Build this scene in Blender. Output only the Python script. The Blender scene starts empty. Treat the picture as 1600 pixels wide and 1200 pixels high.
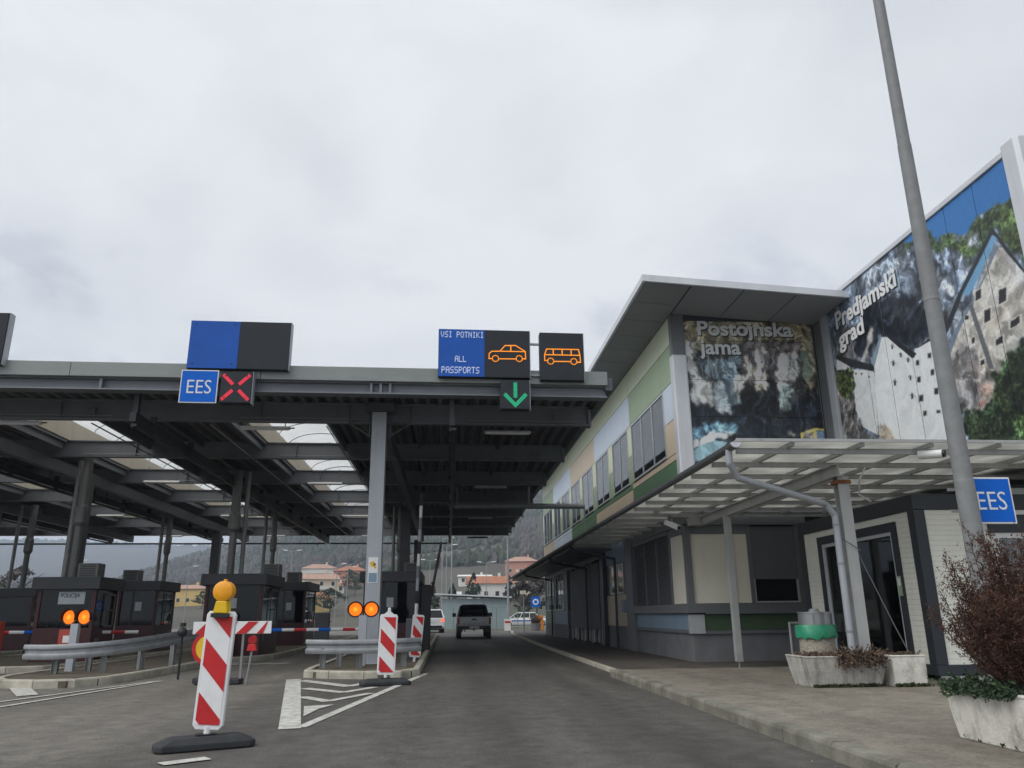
import bpy, bmesh, math, random
import numpy as np
from mathutils import Matrix, Vector
R = math.radians
HAZE = 0.00045
random.seed(7)
SC = bpy.context.scene
COL = SC.collection

# ------------------------------------------------------------------ camera
cd = bpy.data.cameras.new('camera'); cam = bpy.data.objects.new('camera', cd); COL.objects.link(cam)
cd.sensor_fit = 'HORIZONTAL'; cd.sensor_width = 36.0; cd.lens = 1214 / 1600 * 36
cd.clip_start = 0.1; cd.clip_end = 9000
rt = Vector((0.99684307, -0.07869024, -0.01057077)); dn = Vector((0.01234272, 0.28510481, -0.95841688)); fw = Vector((0.07843183, 0.95526075, 0.285176))
cam.matrix_world = Matrix(((rt.x, -dn.x, -fw.x, 0), (rt.y, -dn.y, -fw.y, 0), (rt.z, -dn.z, -fw.z, 1.2), (0, 0, 0, 1)))
SC.camera = cam
# ------------------------------------------------------------------ sky: overcast cloud over a Nishita sky
SUN_EL, SUN_AZ = R(46), R(238)
W = bpy.data.worlds.new('World'); SC.world = W; W.use_nodes = True
nt = W.node_tree; N = nt.nodes; L = nt.links; N.clear()
out = N.new('ShaderNodeOutputWorld'); bg = N.new('ShaderNodeBackground'); L.new(bg.outputs[0], out.inputs[0])
sky = N.new('ShaderNodeTexSky'); sky.sky_type = 'NISHITA'; sky.sun_disc = False; sky.sun_elevation = SUN_EL; sky.sun_rotation = SUN_AZ
sky.air_density = 1.0; sky.dust_density = 2.0
tc = N.new('ShaderNodeTexCoord'); mp = N.new('ShaderNodeMapping'); mp.inputs['Scale'].default_value = (2.0, 2.0, 3.4)
L.new(tc.outputs['Generated'], mp.inputs[0])
n1 = N.new('ShaderNodeTexNoise'); n1.inputs['Scale'].default_value = 1.3; n1.inputs['Detail'].default_value = 7; n1.inputs['Roughness'].default_value = .52; n1.inputs['Distortion'].default_value = .35
L.new(mp.outputs[0], n1.inputs[0])
cr = N.new('ShaderNodeValToRGB'); e = cr.color_ramp.elements
e[0].position = .27; e[0].color = (5.0, 5.2, 5.5, 1)
e[1].position = .58; e[1].color = (6.35, 6.5, 6.7, 1)
L.new(n1.outputs[0], cr.inputs[0])
mx = N.new('ShaderNodeMix'); mx.data_type = 'RGBA'; mx.inputs[0].default_value = .93
L.new(sky.outputs[0], mx.inputs[6]); L.new(cr.outputs[0], mx.inputs[7])
# darker ragged cloud low above the horizon, all the way round
n2 = N.new('ShaderNodeTexNoise'); n2.inputs['Scale'].default_value = 2.6; n2.inputs['Detail'].default_value = 8; n2.inputs['Roughness'].default_value = .6; mp2 = N.new('ShaderNodeMapping'); mp2.inputs['Scale'].default_value = (1.6, 1.6, 3.2); mp2.inputs['Location'].default_value = (3.1, .4, .2)
L.new(tc.outputs['Generated'], mp2.inputs[0]); L.new(mp2.outputs[0], n2.inputs[0])
sz = N.new('ShaderNodeSeparateXYZ'); L.new(tc.outputs['Generated'], sz.inputs[0])
def mrange(src, a, b, c, d):
    m_ = N.new('ShaderNodeMapRange'); m_.interpolation_type = 'SMOOTHSTEP'; L.new(src, m_.inputs[0])
    for i_, v_ in enumerate((a, b, c, d)): m_.inputs[i_ + 1].default_value = v_
    return m_.outputs[0]
k1 = mrange(n2.outputs[0], .5, .68, 0, 1); k2 = mrange(sz.outputs[2], .36, .5, 1, .12)
kk = N.new('ShaderNodeMath'); kk.operation = 'MULTIPLY'; L.new(k1, kk.inputs[0]); L.new(k2, kk.inputs[1])
dk = N.new('ShaderNodeMix'); dk.data_type = 'RGBA'; dk.blend_type = 'MULTIPLY'; dk.inputs[7].default_value = (.76, .78, .83, 1); L.new(kk.outputs[0], dk.inputs[0]); L.new(mx.outputs[2], dk.inputs[6])
L.new(dk.outputs[2], bg.inputs[0]); bg.inputs[1].default_value = .1
# ------------------------------------------------------------------ sun behind cloud
sd = bpy.data.lights.new('sun', 'SUN'); sd.energy = 1.5; sd.angle = R(50); sd.color = (1, .97, .93)
sun = bpy.data.objects.new('sun', sd); COL.objects.link(sun)
dirv = Vector((math.sin(SUN_AZ) * math.cos(SUN_EL), math.cos(SUN_AZ) * math.cos(SUN_EL), math.sin(SUN_EL)))
sun.rotation_euler = dirv.to_track_quat('Z', 'Y').to_euler(); sun.location = (-20, -20, 40)
vs = SC.view_settings; vs.view_transform = 'Standard'; vs.look = 'None'; vs.gamma = 1; vs.exposure = 0.57; vs.use_curve_mapping = False
SC.cycles.max_bounces = 8; SC.cycles.diffuse_bounces = 4; SC.cycles.glossy_bounces = 3; SC.cycles.transparent_max_bounces = 16; SC.cycles.volume_bounces = 0
SC.cycles.use_denoising = True

# ------------------------------------------------------------------ materials
MATS = {}
def srgb(r, g, b):
    f = lambda c: (c / 255 / 12.92) if c / 255 <= .04045 else ((c / 255 + .055) / 1.055) ** 2.4
    return (f(r), f(g), f(b))
def pm(name, col, rough=.6, metal=0., var=.12, scale=2., dirt=0., dcol=(.05, .045, .035), dscale=(4, 4, .5), bump=0., bscale=60., spec=.5, fine=0.):
    m = bpy.data.materials.new(name); m.use_nodes = True; MATS[name] = m
    t = m.node_tree; N = t.nodes; L = t.links; b = N['Principled BSDF']
    b.inputs['Roughness'].default_value = rough; b.inputs['Metallic'].default_value = metal; b.inputs['Specular IOR Level'].default_value = spec
    g = N.new('ShaderNodeNewGeometry')
    n = N.new('ShaderNodeTexNoise'); n.inputs['Scale'].default_value = scale; n.inputs['Detail'].default_value = 6; n.inputs['Roughness'].default_value = .6
    L.new(g.outputs['Position'], n.inputs[0])
    r = N.new('ShaderNodeValToRGB'); el = r.color_ramp.elements
    el[0].position = .3; el[1].position = .7
    el[0].color = tuple(max(0, c * (1 - var)) for c in col) + (1,); el[1].color = tuple(min(1, c * (1 + var)) for c in col) + (1,)
    L.new(n.outputs[0], r.inputs[0]); cur = r.outputs[0]
    if fine:
        nf = N.new('ShaderNodeTexNoise'); nf.inputs['Scale'].default_value = bscale; nf.inputs['Detail'].default_value = 3
        L.new(g.outputs['Position'], nf.inputs[0])
        mr = N.new('ShaderNodeMapRange'); mr.inputs[1].default_value = .3; mr.inputs[2].default_value = .7; mr.inputs[3].default_value = 1 - fine; mr.inputs[4].default_value = 1 + fine
        L.new(nf.outputs[0], mr.inputs[0])
        mu = N.new('ShaderNodeMix'); mu.data_type = 'RGBA'; mu.blend_type = 'MULTIPLY'; mu.inputs[0].default_value = 1
        L.new(cur, mu.inputs[6]); L.new(mr.outputs[0], mu.inputs[7]); cur = mu.outputs[2]
    if dirt:
        mpg = N.new('ShaderNodeMapping'); mpg.inputs['Scale'].default_value = dscale; L.new(g.outputs['Position'], mpg.inputs[0])
        n2 = N.new('ShaderNodeTexNoise'); n2.inputs['Scale'].default_value = 1; n2.inputs['Detail'].default_value = 8; n2.inputs['Roughness'].default_value = .65
        L.new(mpg.outputs[0], n2.inputs[0])
        m2 = N.new('ShaderNodeMapRange'); m2.inputs[1].default_value = .48; m2.inputs[2].default_value = .75; m2.inputs[3].default_value = 0; m2.inputs[4].default_value = dirt
        L.new(n2.outputs[0], m2.inputs[0])
        mu = N.new('ShaderNodeMix'); mu.data_type = 'RGBA'; mu.inputs[7].default_value = tuple(dcol) + (1,)
        L.new(m2.outputs[0], mu.inputs[0]); L.new(cur, mu.inputs[6]); cur = mu.outputs[2]
    L.new(cur, b.inputs['Base Color'])
    if bump:
        nb = N.new('ShaderNodeTexNoise'); nb.inputs['Scale'].default_value = bscale; nb.inputs['Detail'].default_value = 4
        L.new(g.outputs['Position'], nb.inputs[0])
        bp = N.new('ShaderNodeBump'); bp.inputs['Strength'].default_value = bump; bp.inputs['Distance'].default_value = .02
        L.new(nb.outputs[0], bp.inputs['Height']); L.new(bp.outputs[0], b.inputs['Normal'])
    return m
def em(name, col, s, base=(.02, .02, .02)):
    m = bpy.data.materials.new(name); m.use_nodes = True; MATS[name] = m
    b = m.node_tree.nodes['Principled BSDF']; b.inputs['Base Color'].default_value = tuple(base) + (1,)
    b.inputs['Emission Color'].default_value = tuple(col) + (1,); b.inputs['Emission Strength'].default_value = s
    return m
def glass(name, tint=(.6, .68, .72), clear=.6, rough=.03, ior=1.6):
    m = bpy.data.materials.new(name); m.use_nodes = True; MATS[name] = m
    t = m.node_tree; N = t.nodes; L = t.links; N.clear()
    o = N.new('ShaderNodeOutputMaterial'); mx = N.new('ShaderNodeMixShader'); tr = N.new('ShaderNodeBsdfTransparent'); gl = N.new('ShaderNodeBsdfGlossy'); fr = N.new('ShaderNodeFresnel')
    fr.inputs[0].default_value = ior; gl.inputs['Roughness'].default_value = rough; gl.inputs[0].default_value = (.9, .93, .95, 1)
    tr.inputs[0].default_value = tuple(c * clear for c in tint) + (1,)
    L.new(fr.outputs[0], mx.inputs[0]); L.new(tr.outputs[0], mx.inputs[1]); L.new(gl.outputs[0], mx.inputs[2]); L.new(mx.outputs[0], o.inputs[0])
    return m
def sheet(name, col, clear=.4, dirt=.4):
    """dirty translucent polycarbonate"""
    m = bpy.data.materials.new(name); m.use_nodes = True; MATS[name] = m
    t = m.node_tree; N = t.nodes; L = t.links; N.clear()
    o = N.new('ShaderNodeOutputMaterial'); mx = N.new('ShaderNodeMixShader'); m3 = N.new('ShaderNodeMixShader')
    tr = N.new('ShaderNodeBsdfTransparent'); tl = N.new('ShaderNodeBsdfTranslucent'); df = N.new('ShaderNodeBsdfDiffuse')
    g = N.new('ShaderNodeNewGeometry'); n = N.new('ShaderNodeTexNoise'); n.inputs['Scale'].default_value = 1.6; n.inputs['Detail'].default_value = 6
    L.new(g.outputs['Position'], n.inputs[0])
    r = N.new('ShaderNodeValToRGB'); r.color_ramp.elements[0].position = .35; r.color_ramp.elements[1].position = .7
    r.color_ramp.elements[0].color = tuple(c * (1 - dirt) for c in col) + (1,); r.color_ramp.elements[1].color = tuple(col) + (1,)
    L.new(n.outputs[0], r.inputs[0]); L.new(r.outputs[0], tl.inputs[0]); L.new(r.outputs[0], df.inputs[0]); L.new(r.outputs[0], tr.inputs[0])
    m3.inputs[0].default_value = .35; L.new(tl.outputs[0], m3.inputs[1]); L.new(df.outputs[0], m3.inputs[2])
    mx.inputs[0].default_value = clear; L.new(m3.outputs[0], mx.inputs[1]); L.new(tr.outputs[0], mx.inputs[2]); L.new(mx.outputs[0], o.inputs[0])
    return m
M = MATS
# surfaces
def asphalt(name, a, b_, rough=.85, worn=None, tracks=False):
    m = bpy.data.materials.new(name); m.use_nodes = True; MATS[name] = m
    t = m.node_tree; N = t.nodes; L = t.links; b = N['Principled BSDF']; b.inputs['Specular IOR Level'].default_value = .35
    g = N.new('ShaderNodeNewGeometry')
    def noise(scale, det, vec=None, ro=.6):
        n = N.new('ShaderNodeTexNoise'); n.inputs['Scale'].default_value = scale; n.inputs['Detail'].default_value = det; n.inputs['Roughness'].default_value = ro
        L.new(vec if vec else g.outputs['Position'], n.inputs[0]); return n.outputs[0]
    mpg = N.new('ShaderNodeMapping'); mpg.inputs['Scale'].default_value = (.9, .09, 1); L.new(g.outputs['Position'], mpg.inputs[0])
    big = noise(.22, 5); lane = noise(1, 4, mpg.outputs[0]); fine = noise(34, 4, None, .8); mid = noise(4, 6)
    def mix(typ, f, a_, b2):
        x = N.new('ShaderNodeMix'); x.data_type = 'RGBA'; x.blend_type = typ; x.inputs[0].default_value = f
        for i, v in ((6, a_), (7, b2)):
            if hasattr(v, 'is_output'): L.new(v, x.inputs[i])
            else: x.inputs[i].default_value = tuple(v) + (1,)
        return x
    def rng(v, lo, hi, a0=.3, a1=.7):
        r = N.new('ShaderNodeMapRange'); L.new(v, r.inputs[0]); r.inputs[1].default_value = a0; r.inputs[2].default_value = a1; r.inputs[3].default_value = lo; r.inputs[4].default_value = hi; return r.outputs[0]
    c = mix('MIX', .5, a, b_); L.new(rng(big, 0, 1), c.inputs[0])
    if worn:                                                      # the older, paler surfacing left of the open lane
        w = mix('MIX', .5, *worn); L.new(rng(big, 0, 1), w.inputs[0])
        sx = N.new('ShaderNodeSeparateXYZ'); L.new(g.outputs['Position'], sx.inputs[0])
        nw = N.new('ShaderNodeMath'); nw.operation = 'MULTIPLY_ADD'; L.new(noise(.9, 6), nw.inputs[0]); nw.inputs[1].default_value = 2.2; L.new(sx.outputs[0], nw.inputs[2])
        cw = mix('MIX', .5, c.outputs[2], w.outputs[2]); L.new(rng(nw.outputs[0], 1, 0, -2.3, -1.1), cw.inputs[0]); c = cw
    c2 = mix('MULTIPLY', 1, c.outputs[2], (1, 1, 1)); L.new(rng(lane, .72, 1.2), c2.inputs[7])
    c3 = mix('MULTIPLY', 1, c2.outputs[2], (1, 1, 1)); L.new(rng(fine, .62, 1.4), c3.inputs[7])
    c4 = mix('MULTIPLY', 1, c3.outputs[2], (1, 1, 1)); L.new(rng(mid, .74, 1.24), c4.inputs[7])
    # hairline cracks
    vo = N.new('ShaderNodeTexVoronoi'); vo.feature = 'DISTANCE_TO_EDGE'; vo.inputs['Scale'].default_value = .22
    dv = N.new('ShaderNodeVectorMath'); dv.operation = 'ADD'; nn = N.new('ShaderNodeTexNoise'); nn.inputs['Scale'].default_value = 1.5; nn.inputs['Detail'].default_value = 5
    L.new(g.outputs['Position'], nn.inputs[0]); L.new(g.outputs['Position'], dv.inputs[0]); L.new(nn.outputs[1], dv.inputs[1]); L.new(dv.outputs[0], vo.inputs[0])
    c5 = mix('MULTIPLY', 1, c4.outputs[2], (1, 1, 1)); L.new(rng(vo.outputs[0], .78, 1, .0, .004), c5.inputs[7])
    if tracks:                                                    # polished wheel tracks with oily middle in the open lane
        s2 = N.new('ShaderNodeSeparateXYZ'); L.new(g.outputs['Position'], s2.inputs[0])
        def mth(op, a_, b2):
            q = N.new('ShaderNodeMath'); q.operation = op
            for i, v in enumerate((a_, b2)):
                if hasattr(v, 'is_output'): L.new(v, q.inputs[i])
                elif v is not None: q.inputs[i].default_value = v
            return q.outputs[0]
        dx = mth('ABSOLUTE', mth('SUBTRACT', mth('ADD', s2.outputs[0], mth('MULTIPLY', lane, .5)), 1.65), None)
        tr = mth('ABSOLUTE', mth('SUBTRACT', dx, .82), None)
        c6 = mix('MULTIPLY', 1, c5.outputs[2], (1, 1, 1)); L.new(rng(tr, .80, 1.05, .05, .5), c6.inputs[7])
        oil = noise(1.1, 5); c7 = mix('MULTIPLY', 1, c6.outputs[2], (1, 1, 1)); L.new(rng(oil, 1, .62, .62, .74), c7.inputs[7]); c5 = c7
    L.new(c5.outputs[2], b.inputs['Base Color']); L.new(rng(big, rough - .15, rough), b.inputs['Roughness'])
    bp = N.new('ShaderNodeBump'); bp.inputs['Strength'].default_value = .5; bp.inputs['Distance'].default_value = .008
    L.new(fine, bp.inputs['Height']); L.new(bp.outputs[0], b.inputs['Normal'])
    return m
asphalt('asphalt', (.070, .066, .060), (.104, .098, .088), worn=((.12, .112, .098), (.16, .149, .131)), tracks=True)
asphalt('asphalt_old', (.13, .125, .115), (.17, .163, .15))
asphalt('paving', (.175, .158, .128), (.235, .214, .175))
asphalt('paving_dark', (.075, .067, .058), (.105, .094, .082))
pm('paint_white', (.52, .52, .48), .7, var=.2, scale=5, dirt=.9, dcol=(.12, .12, .11), dscale=(9, 9, 9))
pm('kerb', (.19, .183, .148), .85, var=.3, scale=3, dirt=.85, dcol=(.075, .072, .055), dscale=(2.5, 2.5, 3), bump=.35, bscale=40)
pm('kerb_pale', (.42, .40, .33), .85, var=.22, scale=3, dirt=.5, dcol=(.10, .095, .07), dscale=(2.5, 2.5, 3), bump=.35, bscale=40)
pm('soil', (.10, .085, .06), .95, var=.4, scale=4, bump=.6, bscale=20)
pm('steel_grey', (.175, .188, .21), .5, .15, var=.1, scale=1.2, dirt=.25, dcol=(.14, .13, .12))
pm('steel_pale', (.36, .385, .42), .45, .1, var=.08, scale=1.5, dirt=.3, dcol=(.2, .2, .2))
pm('steel_dark', (.085, .092, .105), .55, .1, var=.12, scale=1.2, dirt=.2)
pm('fascia', (.235, .255, .25), .45, .2, var=.1, scale=.6, dirt=.25, dcol=(.4, .4, .37), dscale=(.7, 3, 3))
pm('deck', (.15, .15, .155), .6, .2, var=.18, scale=1)
pm('roof_membrane', (.2, .2, .2), .9)
pm('mast', (.20, .21, .215), .65, 0., var=.12, scale=6, dirt=.3, dcol=(.12, .12, .12), dscale=(9, 9, 3))
pm('black', (.013, .014, .017), .5, var=.2, scale=3)
pm('cream_wall', (.62, .56, .46), .7, var=.08, scale=.8, dirt=.2, dcol=(.3, .26, .2))
pm('galv', (.30, .315, .33), .5, .35, var=.16, scale=5, dirt=.3, dcol=(.2, .2, .2), dscale=(6, 6, 2))
pm('galv_dark', (.26, .27, .27), .5, .3, var=.14, scale=4)
pm('duct', (.19, .195, .19), .5, .3, var=.14, scale=2, dirt=.3)
pm('plastic_white', (.72, .73, .74), .45, var=.06, scale=3, dirt=.25, dcol=(.35, .34, .32))
pm('plastic_red', (.56, .02, .025), .4, var=.1, scale=3, dirt=.2, dcol=(.25, .03, .03))
pm('plastic_yellow', (.75, .48, .01), .4, var=.1, scale=6)
pm('plastic_orange', (.72, .22, .02), .45, var=.1, scale=4)
pm('cabinet_red', (.42, .06, .035), .5, var=.12, scale=4, dirt=.2)
pm('rubber', (.026, .029, .033), .75, var=.25, scale=8, bump=.2, bscale=60)
pm('sign_blue', (.003, .125, .60), .6, var=.06, scale=3, spec=.2, dirt=.12, dcol=(.05, .1, .25))
pm('panel_blue', (.004, .085, .42), .75, var=.1, scale=2)
pm('panel_dark', (.018, .022, .029), .75, var=.14, scale=2)
pm('sign_white', (.74, .75, .76), .5, var=.04, dirt=.25, dcol=(.4, .39, .37), dscale=(9, 9, 5))
pm('sign_red', (.5, .012, .016), .5, var=.1, scale=6, dirt=.3, dcol=(.25, .03, .03), dscale=(9, 9, 5))
pm('sign_yellow', (.78, .50, .02), .45, var=.05)
pm('maroon', (.06, .013, .018), .45, var=.15, scale=3, dirt=.2)
pm('booth_grey', (.042, .047, .054), .5, var=.12, scale=2, dirt=.2)
pm('interior', (.018, .02, .023), .8, var=.3, scale=2)
pm('aluminium', (.52, .54, .56), .4, .4, var=.07, scale=2, dirt=.2, dcol=(.25, .25, .25))
pm('alu_dark', (.15, .158, .17), .5, .2, var=.08, scale=2, dirt=.25, dcol=(.1, .1, .1))
pm('f_pale', (.66, .70, .51), .5, var=.04, scale=.5, dirt=.22, dcol=(.43, .45, .34), dscale=(2, 2, .35))
pm('f_green', (.32, .42, .265), .5, var=.04, scale=.5, dirt=.2, dcol=(.17, .24, .14), dscale=(2, 2, .35))
pm('f_dgreen', (.10, .20, .105), .5, var=.05, scale=.5, dirt=.2, dcol=(.07, .12, .07))
pm('f_blue', (.60, .69, .80), .5, var=.04, scale=.5, dirt=.22, dcol=(.42, .47, .54), dscale=(2, 2, .35))
pm('f_mblue', (.19, .28, .37), .5, var=.05, scale=.5, dirt=.2)
pm('f_tan', (.62, .52, .385), .5, var=.04, scale=.5, dirt=.22, dcol=(.36, .29, .2), dscale=(2, 2, .35))
pm('f_mgreen', (.05, .095, .045), .5, var=.06, scale=.5, dirt=.2)
pm('cream_panel', (.74, .71, .61), .6, var=.03, scale=.5, dirt=.15, dcol=(.45, .42, .34))
pm('plinth', (.17, .172, .185), .8, var=.12, scale=2, dirt=.35, dcol=(.08, .08, .08), bump=.2, bscale=50)
pm('blind', (.11, .115, .125), .7, var=.08, scale=2)
pm('curtain', (.46, .51, .53), .8, var=.08, scale=1); pm('curtain_pale', (.62, .66, .69), .8, var=.05, scale=1); pm('curtain_dark', (.26, .30, .31), .8, var=.08, scale=1)
pm('soffit', (.22, .228, .235), .6, var=.06, scale=.7, dirt=.2, dcol=(.2, .2, .2))
pm('roof_edge', (.60, .62, .65), .45, .2, var=.06, scale=1, dirt=.2, dcol=(.3, .3, .3))
pm('porch_steel', (.40, .41, .41), .55, .1, var=.1, scale=2, dirt=.45, dcol=(.18, .17, .15), dscale=(5, 5, .7))
pm('container_dark', (.022, .027, .036), .5, var=.12, scale=2, dirt=.15)
pm('siding', (.80, .80, .73), .55, var=.04, scale=1.5, dirt=.25, dcol=(.42, .42, .37), dscale=(3, 3, .4))
pm('concrete_white', (.68, .665, .60), .85, var=.12, scale=4, dirt=.75, dcol=(.14, .13, .10), dscale=(6, 6, 3.0), bump=.4, bscale=35)
pm('concrete_stained', (.42, .41, .38), .85, var=.2, scale=4, dirt=.9, dcol=(.07, .065, .055), dscale=(9, 9, 1.0), bump=.4, bscale=35)
pm('pebble', (.34, .31, .25), .9, var=.5, scale=45, bump=.8, bscale=50)
pm('bag_green', (.028, .27, .15), .35, var=.12, scale=6)
pm('dry_twig', (.07, .042, .032), .9, var=.35, scale=6)
pm('dead_leaf', (.062, .028, .017), .9, var=.45, scale=7)
pm('dead_leaf_b', (.115, .05, .028), .9, var=.4, scale=7)
pm('dry_plant', (.13, .09, .065), .95, var=.45, scale=9)
pm('juniper', (.035, .065, .03), .9, var=.45, scale=9)
pm('moss', (.05, .06, .02), .95, var=.4, scale=20)
pm('car_silver', (.38, .39, .40), .3, .5, var=.04, dirt=.2)
pm('car_grey', (.20, .205, .215), .35, .4, var=.06, dirt=.3)
pm('car_white', (.74, .75, .76), .3, var=.03)
pm('car_blue', (.02, .10, .42), .35, var=.03)
pm('car_black', (.015, .016, .018), .3, var=.1)
pm('tyre', (.018, .018, .019), .85, var=.2)
pm('rim', (.35, .36, .37), .35, .7, var=.05)
pm('tail_red', (.35, .01, .01), .3, var=.05)
em('tail_lit', (1, .10, .05), 1.3, (.4, .01, .01))
em('led_amber', (1, .30, .008), .85); em('led_green', (.012, .6, .28), .75); em('led_red', (.9, .012, .05), .5); em('led_white', (.62, .72, .95), .5)
em('amber_lens', (1, .17, .002), .72, (.5, .12, .005)); em('amber_core', (1, .28, .006), .95, (.5, .15, .005))
glass('window_glass', (.93, .97, .98), 1.0, ior=1.5); glass('booth_glass', (.32, .38, .44), .75, ior=1.42); glass('car_glass', (.2, .22, .24), .5)
sheet('polycarb', (.82, .82, .78), .34, .28); sheet('vault', (.93, .92, .88), .62, .12)
pm('rust', (.20, .075, .03), .9, var=.5, scale=12)
pm('hill', (.075, .068, .05), .95, var=.5, scale=.012, dirt=.7, dcol=(.045, .06, .03), dscale=(.006, .006, .006))
pm('grass', (.11, .12, .05), .95, var=.4, scale=.3, dirt=.4, dcol=(.16, .14, .08), dscale=(.1, .1, .1))
pm('wood_bare', (.085, .078, .072), .95, var=.4, scale=.02, fine=.25, bscale=.3)
pm('wood_green', (.045, .062, .036), .95, var=.4, scale=.02)
pm('bark', (.07, .055, .04), .95, var=.3)
pm('leaf_dark', (.03, .05, .022), .9, var=.4, scale=1)
pm('h_white', (.68, .67, .63), .8, var=.06); pm('h_pink', (.50, .24, .18), .8, var=.06); pm('h_cream', (.62, .53, .36), .8, var=.06); pm('h_yellow', (.62, .45, .16), .8, var=.06)
pm('h_roof', (.36, .15, .085), .85, var=.2, scale=.8); pm('h_roof_pale', (.40, .25, .19), .85, var=.2, scale=.8); pm('shed_wall', (.30, .36, .40), .6, var=.06); pm('stop_grey', (.35, .36, .37), .5, .2)
# ------------------------------------------------------------------ helpers
ORG = {}
class MB:
    def __init__(s, m=None): s.v = []; s.f = []; s.m = m
    def add(s, vs, fs):
        o = len(s.v)
        s.v += [tuple(s.m @ Vector(p)) for p in vs] if s.m is not None else [tuple(p) for p in vs]
        s.f += [tuple(i + o for i in f) for f in fs]; return s
    def box(s, x0, x1, y0, y1, z0, z1):
        if x0 > x1: x0, x1 = x1, x0
        if y0 > y1: y0, y1 = y1, y0
        return s.add([(x0, y0, z0), (x1, y0, z0), (x1, y1, z0), (x0, y1, z0), (x0, y0, z1), (x1, y0, z1), (x1, y1, z1), (x0, y1, z1)],
                     [(3, 2, 1, 0), (4, 5, 6, 7), (0, 1, 5, 4), (1, 2, 6, 5), (2, 3, 7, 6), (3, 0, 4, 7)])
    def cyl(s, p0, p1, r0, r1=None, n=12, caps=True):
        r1 = r0 if r1 is None else r1
        p0 = Vector(p0); p1 = Vector(p1); d = (p1 - p0).normalized()
        a = d.cross(Vector((0, 0, 1)) if abs(d.z) < .95 else Vector((1, 0, 0))).normalized(); b = d.cross(a)
        vs = []; fs = []
        for k in range(n):
            t = 2 * math.pi * k / n; q = a * math.cos(t) + b * math.sin(t)
            vs += [p0 + q * r0, p1 + q * r1]
        for k in range(n):
            j = (k + 1) % n; fs.append((2 * k, 2 * k + 1, 2 * j + 1, 2 * j))
        if caps: fs.append(tuple(2 * k for k in range(n))); fs.append(tuple(2 * k + 1 for k in reversed(range(n))))
        return s.add(vs, fs)
    def tube(s, pts, r, n=10):
        for a, b in zip(pts, pts[1:]): s.cyl(a, b, r, r, n)
        for p in pts[1:-1]: s.ball(p, r, 8, 5)
        return s
    def ball(s, c, r, n=10, m=6, sz=1.):
        vs = []; fs = []
        for i in range(m + 1):
            t = math.pi * i / m
            for k in range(n):
                u = 2 * math.pi * k / n; vs.append((c[0] + r * math.sin(t) * math.cos(u), c[1] + r * math.sin(t) * math.sin(u), c[2] + r * sz * math.cos(t)))
        for i in range(m):
            for k in range(n): fs.append((i * n + k, (i + 1) * n + k, (i + 1) * n + (k + 1) % n, i * n + (k + 1) % n))
        return s.add(vs, fs)
    def prism(s, poly, ax, a, b):
        """poly in the two other axes (x: (y,z); y: (x,z); z: (x,y)) extruded from a to b"""
        P = {'x': lambda p, t: (t, p[0], p[1]), 'y': lambda p, t: (p[0], t, p[1]), 'z': lambda p, t: (p[0], p[1], t)}[ax]
        n = len(poly); vs = [P(p, a) for p in poly] + [P(p, b) for p in poly]
        fs = [(k, (k + 1) % n, n + (k + 1) % n, n + k) for k in range(n)] + [tuple(reversed(range(n))), tuple(range(n, 2 * n))]
        return s.add(vs, fs)
    def loft(s, rings, caps=True, closed=True):
        n = len(rings[0]); vs = [p for r in rings for p in r]; fs = []
        for i in range(len(rings) - 1):
            for k in range(n if closed else n - 1): j = (k + 1) % n; fs.append((i * n + k, i * n + j, (i + 1) * n + j, (i + 1) * n + k))
        if caps: fs += [tuple(reversed(range(n))), tuple(range((len(rings) - 1) * n, len(rings) * n))]
        return s.add(vs, fs)
    def build(s, name, mat, parent=None, smooth=False, bevel=0., org=None, fix=True):
        if parent is not None: o = ORG[parent.as_pointer()]
        elif org is not None: o = Vector(org)
        else:
            xs, ys, zs = zip(*s.v); o = Vector(((min(xs) + max(xs)) / 2, (min(ys) + max(ys)) / 2, min(zs)))
        me = bpy.data.meshes.new(name); me.from_pydata([tuple(Vector(p) - o) for p in s.v], [], s.f)
        if fix:
            bm = bmesh.new(); bm.from_mesh(me); bmesh.ops.recalc_face_normals(bm, faces=bm.faces); bm.to_mesh(me); bm.free()
        if smooth: me.polygons.foreach_set('use_smooth', [True] * len(me.polygons)); me.set_sharp_from_angle(angle=R(40))
        me.materials.append(M[mat] if isinstance(mat, str) else mat)
        ob = bpy.data.objects.new(name, me); COL.objects.link(ob)
        if parent is not None: ob.parent = parent
        else: ob.location = o
        ORG[ob.as_pointer()] = o
        if bevel:
            b = ob.modifiers.new('bevel', 'BEVEL'); b.width = bevel; b.segments = 2; b.limit_method = 'ANGLE'; b.angle_limit = R(40)
        return ob
def B(x0, x1, y0, y1, z0, z1): return MB().box(x0, x1, y0, y1, z0, z1)
def tag(o, label, cat, group=None):
    o['label'] = label; o['category'] = cat
    if group: o['group'] = group
    return o
def thing(name, label, cat, loc, group=None):
    o = bpy.data.objects.new(name, None); COL.objects.link(o); o.location = loc; o.empty_display_size = .2
    ORG[o.as_pointer()] = Vector(loc)
    return tag(o, label, cat, group)
def struct(o): o['kind'] = 'structure'; return o
def copy_tree(o, parent=None):
    c = o.copy(); COL.objects.link(c); c.parent = parent
    for ch in list(o.children): copy_tree(ch, c)
    return c
def place(o, loc, label, rz=0., scale=None):
    c = copy_tree(o); c.location = loc; c.rotation_euler = (0, 0, rz); c['label'] = label
    if scale: c.scale = scale
    return c
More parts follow.
